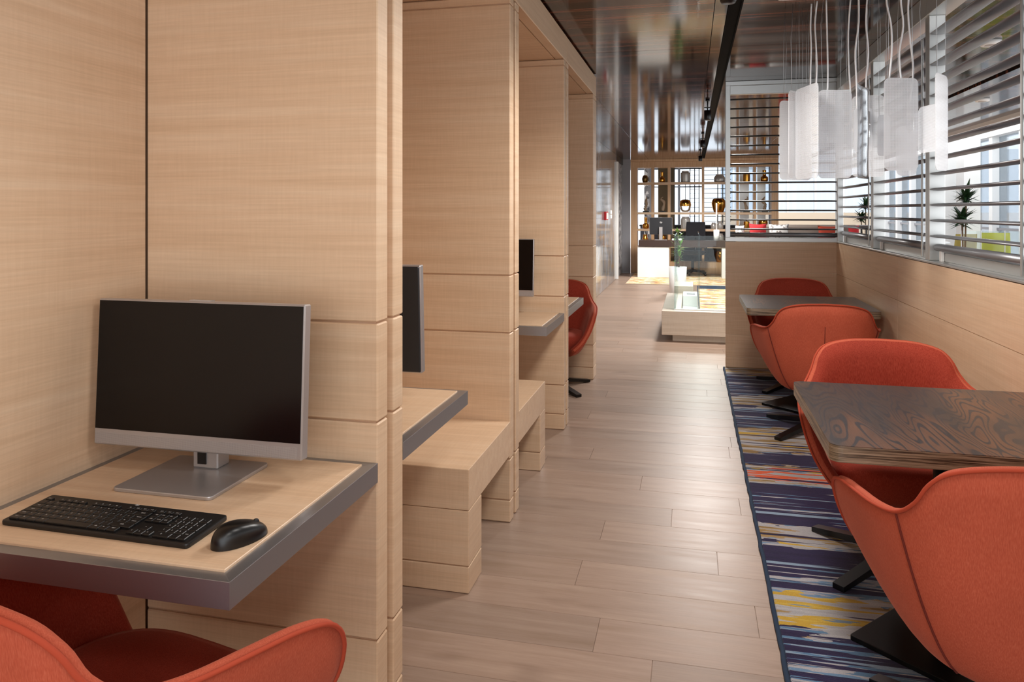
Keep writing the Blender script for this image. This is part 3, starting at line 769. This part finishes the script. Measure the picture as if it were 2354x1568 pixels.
# ================================================================ CEILING FITTINGS
tr = thing('ceiling_track', 'black recessed lighting track running along the ceiling', 'track', (.232, 6, ZC))
wpart(tr, 'channel', 'blackmatte', (.201, .274, -2.5, 17.0, 2.56, 2.574)); wpart(tr, 'channel_side', 'blackmatte', (.201, .207, -2.5, 17.0, ZC - .004, 2.56)); wpart(tr, 'channel_side', 'blackmatte', (.268, .274, -2.5, 17.0, ZC - .004, 2.56))
for k, y in enumerate((8.0, 11.4, 14.6, 3.5, 2.3, 1.1, -.1, -1.3)):  # last five spotlights are unseen, added to brighten the corridor and booths
    s = thing('track_spotlight', ['black track spotlight above the near edge of the glass enclosure', 'black track spotlight above the patterned lounge rug', 'black track spotlight above the reception desk', 'added unseen black track spotlight above the second bench', 'added unseen black track spotlight above the front table', 'added unseen black track spotlight above the keyboard desk', 'added unseen black track spotlight overhead at the corridor start', 'rearmost added unseen black track spotlight'][k], 'spotlight', (.16, y, ZC), 0, 'ceiling track spotlights')
    ob('stem', lathe([(.022, -.018), (.022, 0)], 16), 'black', s); ob('rod', lathe([(.007, -.11), (.007, -.018)], 10), 'black', s)
    ob('crossbar', box(-.035, .035, -.006, .006, -.088, -.078), 'black', s)
    ob('head', lathe([(.03, -.215), (.036, -.205), (.036, -.112), (.012, -.108)], 20), 'black', s)
    ld = bpy.data.lights.new('track_lamp', 'SPOT'); ld.energy = LAMP_W[k]; ld.spot_size = math.radians(165); ld.spot_blend = .6; ld.shadow_soft_size = .2; ld.color = (1, .955, .91)
    lo = bpy.data.objects.new('lamp', ld); C.objects.link(lo); lo.parent = s; lo.location = (0, 0, -.22)
for k, (x, y) in enumerate(((1.97, 5.69), (2.9, 8.6), (2.0, 10.5))):  # second and third downlights are added to light the space beyond the louvres
    s = thing('downlight', ['round white ceiling downlight seen through the louvre bay above the potted plant', 'added round white ceiling downlight above the lime armchair', 'added round white ceiling downlight beyond the end louvre'][k], 'downlight', (x, y, ZC), 0, 'ceiling downlights beyond the louvres')
    ob('trim_ring', lathe([(.04, -.028), (.06, -.03), (.066, -.02), (.066, 0)], 28), 'white', s)
    ob('lens', lathe([(.038, -.03), (.04, -.026)], 24), 'silver', s)
    ld = bpy.data.lights.new('downlight_lamp', 'SPOT'); ld.energy = 55; ld.spot_size = math.radians(150); ld.spot_blend = .6; ld.shadow_soft_size = .05
    lo = bpy.data.objects.new('lamp', ld); C.objects.link(lo); lo.parent = s; lo.location = (0, 0, -.04)

# ================================================================ FAR LEFT WALL
wm = struct(ob('wall_marble', box(-1.62, -1.512, 6.37, 15.42, 0, 2.547), 'blackmatte'), 'polished dark marble wall with gold veins')
for i in range(6):
    a = 6.37 + i * 1.508
    for z0, z1 in ((0, 1.27), (1.27, 2.546)): ob('slab', box(-1.512, -1.5, a + .001, a + 1.507, z0 + .001, z1 - .001), 'marble', wm)
struct(ob('trim_2', box(-1.62, -1.46, 15.42, 15.46, 0, 2.4), 'white'))
struct(ob('wall_mosaic', box(-1.62, -1.52, 15.7, 16.95, 0, 2.42), 'mosaic'))
struct(ob('wall_grey', box(-1.62, -1.34, 16.95, 17.02, 0, 2.547), 'grey'))
struct(ob('trim_3', box(-1.62, -1.5, 15.46, 16.95, 2.421, 2.546), 'black'))
cp = thing('wall_switch', 'white switch plates on the dark marble wall', 'switch', (-1.499, 14.33, 1.32))
for z in (1.284, 1.367): wpart(cp, 'plate', 'white', (-1.5, -1.49, 14.20, 14.46, z - .036, z + .036), .002)
cp = thing('call_point', 'small red call point with white front on the marble wall', 'alarm', (-1.499, 13.37, 1.31))
wpart(cp, 'box', 'redf', (-1.5, -1.46, 13.2, 13.5, 1.23, 1.38), .004); wpart(cp, 'front', 'white', (-1.46, -1.455, 13.22, 13.48, 1.25, 1.36), .001)

# ================================================================ FAR SHELVING
YS = 17.03
sh = thing('shelf_unit', 'tall pale wood open shelving on the far wall', 'shelf', (.24, YS, 0))
DS = .30
def SH(nm, b, m='wood_v'): return wpart(sh, nm, m, b, .003)
SH('side_panel', (-1.335, -1.19, YS, YS + DS, 0, 2.36)); SH('side_panel', (1.68, 1.82, YS, YS + DS, 0, 2.36))
SH('top_panel', (-1.335, 1.82, YS, YS + DS, 2.36, 2.49)); SH('cornice', (-1.335, 1.82, YS - .03, YS + DS, 2.492, 2.546))
for a, b in ((-.88, -.82), (-.52, -.46), (.22, .27), (.95, 1.0), (1.31, 1.36)): SH('divider', (a, b, YS + .004, YS + DS, .26, 2.36))
for a, b in ((1.98, 2.03), (1.31, 1.36), (.94, .99), (.57, .61)): SH('shelf_board', (-1.19, 1.68, YS + .002, YS + DS - .004, a, b), 'wood_top')
SH('base_panel', (-1.19, 1.68, YS, YS + DS, 0, .26))
pa = thing('upright_screen', 'olive panel standing behind the second column of shelves', 'screen', (-.7, 17.75, 0))
wpart(pa, 'board', 'olive', (-.76, -.40, 17.75, 17.8, 0, 2.5)); wpart(pa, 'edge', 'black', (-.40, -.38, 17.75, 17.8, 0, 2.5))
pa = thing('upright_screen', 'mottled grey panel added for reflections behind the first column of shelves', 'screen', (-1.05, 17.75, 0))
wpart(pa, 'board', 'mosaic', (-1.08, -.96, 17.75, 17.8, 0, 2.5)); wpart(pa, 'edge', 'grey', (-.96, -.9, 17.75, 17.8, 0, 2.5))  # board colours stand in for grey reflections in the first column
pa = thing('upright_screen', 'pale grey panel standing behind the last two columns of shelves', 'screen', (1.35, 17.75, 0))
wpart(pa, 'board', 'alu', (1.06, 1.26, 17.75, 17.8, 0, 2.5)); wpart(pa, 'board', 'alu', (1.44, 1.62, 17.75, 17.8, 0, 2.5))
sc = thing('steel_grid', 'black steel lattice behind the shelves', 'lattice', (.2, 19.3, 0))
for x in (-.05, .06, .17, .62, .74, .86): wpart(sc, 'upright', 'black', (x, x + .022, 19.3, 19.33, 0, 2.6))
for i in range(14): wpart(sc, 'rung', 'black', (.3, .95, 19.31, 19.32, .9 + i * .115, .915 + i * .115))
for i in range(14): wpart(sc, 'rung', 'black', (-.05, .19, 19.31, 19.32, .9 + i * .115, .91 + i * .115))
wpart(sc, 'beam', 'grey', (-1.0, .3, 19.31, 19.34, 1.98, 2.01))
t = struct(ob('window_20', box(-2.2, 1.95, 20.0, 20.01, 0, 3.0), 'clearwin'))
for x in (-1.5, -.35, 1.9): ob('window_post', box(x, x + .06, 19.95, 20.05, 0, 3.0), 'grey', t)
lp = thing('back_counter', 'dark low cabinet behind the lower shelves', 'cabinet', (.2, 18.2, 0))
wpart(lp, 'body', 'darkf', (-1.2, 1.7, 18.2, 18.6, 0, 1.02), .004); wpart(lp, 'counter_top', 'black', (-1.22, 1.72, 18.18, 18.62, 1.02, 1.06), .004)

vase_p = {
 'round': [(.30, 0), (.40, .06), (.5, .35), (.5, .6), (.36, .92), (.26, 1.0), (.2, .98)],
 'bottle': [(.34, 0), (.46, .06), (.5, .24), (.44, .42), (.24, .52), (.25, 1.0), (.2, 1.0)],
 'jar': [(.44, 0), (.49, .04), (.5, .75), (.4, .88), (.36, .92), (.4, 1.0), (.33, .98)],
 'squat': [(.42, 0), (.5, .12), (.5, .5), (.38, .82), (.34, .88), (.36, 1.0), (.3, .98)],
 'ribbed': [(.26, 0), (.36, .06), (.49, .5), (.5, .72), (.4, .95), (.28, 1.0), (.2, .97)],
 'canister': [(.46, 0), (.5, .03), (.5, .78), (.42, .82), (.12, .84), (.10, .92), (.16, .98), (.02, 1.0)]}
def vase(kind, u0, u1, vt, vb, mat, name, label, ribs=0):
    y = YS + .14
    a, b = atY(u0, vb, y), atY(u1, vt, y); d = (b.x - a.x)
    zs = [2.03, 1.36, .99, .61, .26]
    base = min(zs, key=lambda z: abs(z - a.z)); hgt = max(.08, b.z - a.z)
    t = thing(name, label, 'vase', ((a.x + b.x) / 2, y, base + .0005), 0, 'vessels on the far shelves')
    P_ = [(r, max(z, 0.)) for r, z in crom([(r * d, z * hgt) for r, z in vase_p[kind]], 4)]
    me = lathe(P_, 32 if ribs else 24)
    if ribs:
        for v in me.vertices:
            an = math.atan2(v.co.y, v.co.x); k = 1 + .07 * math.cos(an * 16); v.co.x *= k; v.co.y *= k
    ob('body', me, mat, t)
    r0, z0 = P_[-2]
    ob('rim', lathe([(max(r0, .008) * .98, z0 - .004), (max(r0, .008) * 1.12, z0), (max(r0, .008) * .98, z0 + .004)], 20), mat, t)
    return t
vase('round', 1476, 1490, 401, 418, 'bronze', 'vase', 'round bronze vase on the top shelf beside the grey column')
vase('bottle', 1515, 1529, 393, 417, 'gold', 'vase', 'gold bottle vase on the top shelf above the pale figure')
vase('jar', 1564.5, 1586.5, 391, 417, 'glaze', 'vase', 'tall silver-grey jar on the top shelf')
vase('squat', 1641, 1667, 398, 416, 'glaze', 'vase', 'squat silver-grey jar on the top shelf')
vase('bottle', 1477, 1492, 500, 525, 'gold', 'vase', 'gold bottle vase just above the reception computer')
vase('jar', 1565, 1587, 498, 526, 'glaze', 'vase', 'silver-grey jar on the third shelf below the gold hanging lamp')
vase('squat', 1634, 1647, 511, 526, 'glaze', 'vase', 'smaller squat silver jar beside a larger one, below the large gold ribbed vase')
vase('squat', 1648, 1663, 508, 526, 'glaze', 'vase', 'larger squat silver jar beside a smaller one, below the large gold ribbed vase')
vase('squat', 1476, 1490, 541, 566, 'gold', 'vase', 'low gold pot half hidden by the reception desk top')
vase('canister', 1519, 1531, 540, 566, 'gold', 'vase', 'gold canister beside the reception computer stand')
vase('jar', 1648, 1664, 537, 566, 'glaze', 'vase', 'pale jar beside the white candle stand')
vase('ribbed', 1637, 1667, 455, 487, 'gold', 'vase', 'large gold ribbed vase on the second shelf', 1)
vase('ribbed', 1645, 1667, 577, 602, 'gold', 'vase', 'gold ribbed vase on the lowest shelf', 1)
vase('canister', 1708, 1724, 393, 415, 'gold', 'vase', 'gold lidded canister on the top shelf behind the louvre')
vase('bottle', 1748, 1766, 389, 415, 'gold', 'vase', 'gold bottle vase on the top shelf at the shelving end')
vase('canister', 1709, 1723, 505, 526, 'gold', 'vase', 'gold lidded canister on the third shelf behind the louvre')
vase('ribbed', 1745, 1764, 503, 526, 'gold', 'vase', 'gold ribbed jar on the third shelf at the shelving end', 1)
def sculpt(u, label, seed, mat='drift', lean=1):
    rnd = random.Random(seed); x = atY(u, 487, YS + .14).x
    t = thing('driftwood_sculpture', label, 'sculpture', (x, YS + .14, 1.3605), 0, 'driftwood figures on the second shelf')
    ob('plinth', box(-.07, .07, -.05, .05, 0, .03, .002), 'black', t)
    ctl = [(0, 0, .03)] + [(rnd.uniform(-.03, .03) * lean, rnd.uniform(-.02, .02), z) for z in (.1, .17, .24, .3)] + [(.01, 0, .345)]
    rr = [.03, .038, .026, .034, .018, .008]
    P_ = crom([c + (r,) for c, r in zip(ctl, rr)], 5)
    ob('figure', tube([p[:3] for p in P_], [p[3] for p in P_], 9), mat, t)
sculpt(1485, 'slender driftwood figure on a black plinth beside the grey column', 1)
sculpt(1523.5, 'twisting driftwood figure on a black plinth in front of the olive panel', 5, lean=1.6)
sculpt(1716, 'driftwood figure behind the louvre below the gold canister', 9)
sculpt(1758, 'driftwood figure behind the louvre below the gold bottle vase', 12, lean=1.5)
x = atY(1575.5, 460, YS + .12).x
t = thing('pendant_lamp', 'small hanging lamp with gold dome and clear glass bowl in the shelving', 'lamp', (x, YS + .12, 1.979))
ob('cord', tube([(0, 0, -.33), (0, 0, 0)], .006, 8), 'black', t)
ob('dome', lathe([(.125, -.48), (.128, -.44), (.11, -.36), (.06, -.335), (.01, -.33)], 28, False), 'gold', t)
ob('bowl', lathe([(.125, -.48), (.11, -.55), (.07, -.605), (.02, -.612)], 28, False), 'glass', t)
x = atY(1646.5, 556, YS - .25).x

# ================================================================ RECEPTION DESK GROUP
DY = 15.84
t = thing('reception_desk', 'white and dark reception desk before the far shelving', 'desk', (-.8, DY, 0))
wpart(t, 'pedestal', 'white', (-1.10, -.455, DY, DY + .45, .008, .64), .004); wpart(t, 'worktop', 'darkslab', (-1.08, .68, DY - .02, DY + .44, .645, .78), .004)
wpart(t, 'end_leg', 'white', (.60, .68, DY, DY + .45, .008, .645), .004)
RDX = -.63
m4 = monitor('computer on the white reception desk, its graphite back showing', (RDX, DY + .22, .78), PI, .115, .475, .47, -.04)
t = thing('candle_stand', 'slim white candle stand on the reception desk', 'candle', (x - .02, DY + .1, .7805))
ob('base', lathe([(.06, 0), (.06, .22), (.05, .225)], 20), 'white', t); ob('stick', lathe([(.014, .22), (.014, .76), (.01, .77)], 12), 'white', t)
t = thing('paper_tray', 'white paper tray beside the reception computer', 'tray', (-.30, DY + .12, .7805))
ob('tray', box(-.1, .1, -.08, .08, 0, .03, .004), 'white', t); ob('paper', box(-.09, .09, -.07, .07, .03, .036), 'white', t)
# office chair
oc = thing('office_chair', 'black swivel office chair behind the reception desk', 'chair', (.02, 16.62, .008), math.radians(168))
ob('column', lathe([(.03, .10), (.03, .44)], 16), 'black', oc)
for k in range(5):
    a = k * 2 * PI / 5 + .3; c_, s_ = math.cos(a), math.sin(a)
    lg_ = ob('base_leg', taper((.03 * c_, .03 * s_, .075), .06, .05, (.32 * c_, .32 * s_, .055), .04, .03), 'black', oc)
    ob('caster', lathe([(.027, -.012), (.027, .012)], 14), 'black', lg_, (.31 * c_, .31 * s_, .027), (PI / 2, 0, a))
ob('seat', prism(rrect(-.25, .25, -.24, .24, .08, 5), .44, .52, .02), 'darkf', oc)
def backf(u, v): return Vector(((u - .5) * .46 * (1 - .12 * v), -.24 - .05 * math.cos((u - .5) * 2.4) - .08 * v, .58 + .56 * v))
bm, _g = grid(backf, 9, 7); bmesh.ops.solidify(bm, geom=bm.faces[:], thickness=.035); ob('backrest', me_of(bm, 'b', True), 'darkf', oc)
ob('back_support', tube([(0, -.1, .46), (0, -.27, .48), (0, -.31, .62), (0, -.33, .8)], .022, 8), 'black', oc)
for s in (-1, 1):
    ob('armrest', tube([(s * .24, -.05, .48), (s * .29, -.05, .52), (s * .29, -.03, .68), (s * .29, .14, .70), (s * .29, -.18, .70)], .017, 8), 'black', oc)
# rugs of the lounge
t = thing('rug', 'pale yellow and cream abstract rug under the white reception desk', 'rug', (-.2, 15.4, 0))
wpart(t, 'pile', 'rug2', (-1.23, .75, 14.45, 16.85, -.003, .007), .003); wpart(t, 'edge_binding', 'beige', (-1.24, .76, 14.435, 14.45, -.003, .006))
t = thing('rug', 'yellow, red and blue abstract rug beyond the glass enclosure', 'rug', (.65, 11.1, 0))
wpart(t, 'pile', 'rug2', (.115, 1.2, 8.5, 13.75, -.003, .009), .003); wpart(t, 'edge_binding', 'binding', (.095, 1.2, 13.76, 14.3, -.003, .008), .002); wpart(t, 'edge_binding', 'binding', (.095, .115, 8.5, 13.76, -.003, .008), .002)

# ================================================================ GLASS ENCLOSURE
t = thing('glass_enclosure', 'frameless glass balustrade on a pale wood plinth', 'balustrade', (.3, 8.2, 0))
wpart(t, 'plinth', 'wood_pale', (-.31, 1.25, 8.12, 8.36, .078, .335), .004); wpart(t, 'plinth_base', 'wood_pale', (-.20, 1.25, 8.24, 8.34, -.003, .078), .002)
wpart(t, 'plinth', 'wood_pale', (-.31, -.11, 8.362, 9.9, .078, .335), .004); wpart(t, 'plinth_base', 'wood_pale', (-.20, -.12, 8.362, 9.85, -.003, .078), .002)
wpart(t, 'plinth', 'wood_pale', (-.22, .02, 9.95, 10.6, -.003, .42), .004)
wpart(t, 'glass_pane', 'glassgreen', (-.18, 1.25, 8.20, 8.212, .336, 1.13)); wpart(t, 'glass_pane', 'glassgreen', (-.18, -.168, 8.213, 9.88, .336, 1.13))
wpart(t, 'glass_pane', 'glassgreen', (.075, .087, 8.37, 9.9, .0, 1.13))
wpart(t, 'edge_channel', 'alu', (-.185, 1.25, 8.194, 8.218, .335, .347))
for y0_, y1_, z_ in ((8.40, 8.88, .12), (8.885, 9.38, .24), (9.385, 9.88, .36)): wpart(t, 'step', 'white', (-.105, .07, y0_, y1_, -.003, z_), .003)
for y_, z_ in ((8.6, .12), (9.55, .36)): wpart(t, 'floor_box', 'grey', (-.06, .04, y_, y_ + .14, z_, z_ + .006))
# potted shrub inside
def leaf_me(L, wd):
    bm = bmesh.new(); pts = [(0, 0, 0), (wd / 2, L * .35, .01), (0, L, -.02 * L), (-wd / 2, L * .35, .01), (0, L * .4, .03 * L)]
    v = [bm.verts.new(p) for p in pts]
    for f in ((0, 1, 4), (1, 2, 4), (2, 3, 4), (3, 0, 4)): bm.faces.new([v[i] for i in f])
    return me_of(bm, 'leaf')
def plant(name, label, loc, heads, L, wd, nleaf, pot, mat='leaf', seed=1):
    rnd = random.Random(seed); t = thing(name, label, 'plant', loc, 0)
    pr, ph = pot
    p = ob('pot', lathe([(pr * .75, 0), (pr * .9, .02), (pr, ph), (pr * .9, ph), (pr * .85, ph - .03)], 24), 'white', t)
    ob('soil', lathe([(pr * .86, ph - .04), (pr * .86, ph - .03)], 20), 'soil', t)
    lm = leaf_me(L, wd); lm.materials.append(M[mat])
    for (hx, hy, hz) in heads:
        ob('stem', tube([(hx * .3, hy * .3, ph - .05), (hx * .7, hy * .7, (ph + hz) / 2), (hx, hy, hz)], .012, 7), 'trunk', t)
        for i in range(nleaf):
            az = rnd.uniform(0, 2 * PI); el = rnd.uniform(-.45, 1.1); s = rnd.uniform(.7, 1.15)
            o = ob('leaf', lm, None, t, (hx, hy, hz + rnd.uniform(-.10, .05)), (el, 0, az)); o.scale = (s, s, s)
    return t
plant('potted_shrub', 'small bright green shrub in a white pot seen through the glass', (-.23, 13.0, -.003), [(0, 0, .62), (.05, .04, .78), (-.05, 0, .9), (.03, -.03, .72), (.0, .05, 1.0)], .14, .05, 16, (.15, .45), 'leaf2', 4)

# ================================================================ BEYOND THE LOUVRES
# window wall along x = 6
for k in range(13):
    y = 8.5 + k * 1.45
    t = struct(ob('window_%d' % (k + 1), box(5.95, 6.25, y - .09, y + .09, 0, 4.2), 'white'), 'white window mullion and glazing')
    ob('glass_pane', box(6.08, 6.09, y + .09, y + 1.36, 0, 4.2), 'winglass', t)
    ob('window_rail', box(6.03, 6.12, y + .09, y + 1.36, 1.0, 1.05), 'grey', t)
    ob('window_jamb', box(5.99, 6.16, y + .12, y + .17, 0, 2.9), 'grey', t)
struct(ob('trim_4', box(5.9, 6.2, -2.5, 28, 2.90, 3.25), 'white'))
t = struct(ob('wall_back', box(1.0, 6.2, 27.4, 27.6, 0, 1.33), 'beige'))
for k in range(6):
    ob('window_post', box(1.4 + k * .9, 1.46 + k * .9, 27.4, 27.6, 1.33, 3.0), 'white', t)
ob('glass_pane', box(1.0, 6.2, 27.48, 27.49, 1.33, 3.4), 'winglass', t)
for k, (u, yy, wd) in enumerate(((2178, 15.5, .34), (2235, 14.6, .26))):
    p = atY(u, 484, yy)
    struct(ob('column_%d' % (k + 1), box(p.x - wd / 2, p.x + wd / 2, yy, yy + .4, 0, 2.9), 'white'))
def px(u, y): return atY(u, 484, y).x
plant('dracaena', 'tall leafy dracaena with two tufts seen through the louvre bay', (px(2216, 12.6), 12.6, -.003), [(.03, 0, 1.60), (-.02, .02, 1.27)], .25, .055, 95, (.2, .55), 'leaf', 2)
plant('dracaena', 'smaller dracaena near the far corner windows', (px(1988, 19.0), 19.0, -.003), [(.02, 0, 1.52), (-.08, .02, 1.22)], .25, .06, 70, (.2, .55), 'leaf', 3)
def lounge(name, label, x, y, rz, mat, s=1.0, h=1.13):
    t = thing(name, label, 'chair', (x, y, -.003), rz)
    ob('seat', prism(rrect(-.33 * s, .33 * s, -.3 * s, .3 * s, .08, 5), .25, .44, .03), mat, t)
    def bf(u, v): return Vector(((u - .5) * .66 * s * (1 - .1 * v * v), .27 * s + .06 * math.cos((u - .5) * 2.8) + .10 * v, .3 + (h - .3) * v))
    bm, _ = grid(bf, 11, 7); bmesh.ops.solidify(bm, geom=bm.faces[:], thickness=.06); ob('backrest', me_of(bm, 'b', True), mat, t)
    for sx in (-1, 1): ob('armrest', prism(rrect(sx * .35 * s - .04, sx * .35 * s + .04, -.25 * s, .3 * s, .03, 4), .3, .62, .015), mat, t)
    for sx in (-1, 1):
        for sy in (-1, 1): ob('leg', tube([(sx * .25 * s, sy * .22 * s, .25), (sx * .3 * s, sy * .27 * s, 0)], .014, 8), 'black', t)
    return t
lounge('lounge_chair', 'lime yellow high-back armchair behind the glass screen', px(2285, 14.0), 14.0, math.radians(165), 'yellowf', .66, 1.04)
lounge('lounge_chair', 'faded mustard armchair beside the lime armchair', px(2198, 13.9), 13.9, math.radians(195), 'yellowf2', .60, 1.02)
lounge('lounge_chair', 'orange low chair at the far white table, nearer the window columns', px(2056, 11.6), 11.6, math.radians(20), 'orangef', .8, .96)
lounge('lounge_chair', 'orange low chair at the far white table, nearer the corner post', px(2032, 12.6), 12.6, math.radians(-20), 'orangef', .8, .96)
t = thing('glass_screen', 'low glass screen with slim posts before the lime armchair', 'screen', (px(2270, 13.2), 13.2, -.003))
for u in (2210, 2255, 2310, 2362):
    x = px(u, 13.2) - t.location.x; ob('post', box(x - .006, x + .006, -.006, .006, 0, 1.09), 'alu', t)
x0, x1 = px(2210, 13.2) - t.location.x, px(2362, 13.2) - t.location.x
ob('glass_pane', box(x0, x1, -.004, .004, .05, 1.08), 'glass', t)
t = thing('cafe_table', 'white round table beyond the louvres', 'table', (px(2100, 13.4), 13.4, -.003))
ob('tabletop', lathe([(.5, .86), (.52, .87), (.52, .89), (.5, .9)], 36), 'white', t)
for a in (0.5, 2.6, 4.7): ob('leg', tube([(.1 * math.cos(a), .1 * math.sin(a), .87), (.33 * math.cos(a), .33 * math.sin(a), 0)], .014, 8), 'grey', t)
# banquette with cushions
BY = 14.47
xa, xb = px(1700, BY), px(1990, BY)
t = thing('banquette', 'long taupe banquette beyond the end louvre', 'sofa', ((xa + xb) / 2, BY, -.003))
wpart(t, 'seat', 'greyf', (xa, xb, BY + .02, BY + .6, .18, .52), .03); wpart(t, 'backrest', 'greyf', (xa + .45, xb, BY + .62, BY + .8, .25, 1.13), .04); wpart(t, 'plinth', 'black', (xa + .04, xb - .04, BY + .1, BY + .75, -.003, .18))
wpart(t, 'seat_ledge', 'greyf', (xa, xb, BY + .3, BY + .6, .52, .86), .02)
def cushion(u0, u1, mat, label, vt, ang=0.):
    a, b = atY(u0, 533, BY + .42), atY(u1, vt, BY + .42); wd = b.x - a.x; hh = b.z - .86
    def cf(u, v):
        x, z = (u - .5) * 2, (v - .5) * 2
        th = .07 * max(0, (1 - x * x)) ** .5 * max(0, (1 - z * z)) ** .5
        pin = 1 - .10 * (1 - abs(x)) * 1.0
        return x, z, th, pin
    bm = bmesh.new(); N = 9; G = {}
    for s in (1, -1):
        for i in range(N):
            for j in range(N):
                x, z, th, pin = cf(i / (N - 1), j / (N - 1))
                if s == -1 and (i in (0, N - 1) or j in (0, N - 1)): G[s, i, j] = G[1, i, j]
                else: G[s, i, j] = bm.verts.new((x * wd / 2 * (1 - .08 * (1 - z * z)), s * th, hh / 2 + z * hh / 2 * (1 - .12 * (1 - x * x))))
    for s in (1, -1):
        for i in range(N - 1):
            for j in range(N - 1): bm.faces.new((G[s, i, j], G[s, i + 1, j], G[s, i + 1, j + 1], G[s, i, j + 1]))
    bmesh.ops.recalc_face_normals(bm, faces=bm.faces[:])
    o = ob('cushion', me_of(bm, 'cushion', True), mat, None, ((a.x + b.x) / 2, BY + .42, .862), (-.12, ang, 0))
    tag(o, label, 'cushion', 'cushions on the banquette')
cushion(1690, 1712, 'cush', 'small patterned cushion at the banquette end beside the red one', 518)
cushion(1722, 1763, 'redf', 'plain red cushion on the banquette between two patterned ones', 514)
cushion(1767, 1814, 'cush', 'white patterned cushion on the banquette beside the red one', 515)
cushion(1880, 1934, 'velvet_in', 'dark red cushion near the louvre corner post', 519)
cushion(1950, 1976, 'redf', 'bright red cushion past the louvre corner post', 518)
t = thing('long_table', 'long brown table behind the banquette', 'table', (px(1900, 17), 17.0, -.003))
xa, xb = px(1830, 17), px(2005, 17)
wpart(t, 'tabletop', 'darkslab', (xa, xb, 16.7, 17.4, 1.03, 1.09), .004)
for x in (xa + .15, (xa + xb) / 2, xb - .15):
    for y in (16.8, 17.3): wpart(t, 'leg', 'black', (x - .015, x + .015, y - .015, y + .015, -.003, 1.03))
for k, u in enumerate((1882, 1946)):
    lounge('lounge_chair', ['charcoal chair at the long table, nearer the far shelving', 'charcoal chair at the long table, nearer the window columns'][k], px(u, 16.1), 16.1, 0, 'darkf', .62, 1.05)
t = thing('far_bench', 'red bench seat in front of the far beige wall', 'bench', (px(1770, 22), 22, -.003))
wpart(t, 'plinth', 'black', (px(1794, 22), px(1868, 22), 22.05, 22.55, -.003, .2)); wpart(t, 'seat', 'orangef', (px(1792, 22), px(1870, 22), 22, 22.5, .2, .45), .02); wpart(t, 'backrest', 'redf', (px(1792, 22), px(1870, 22), 22.5, 22.6, .2, .99), .03)
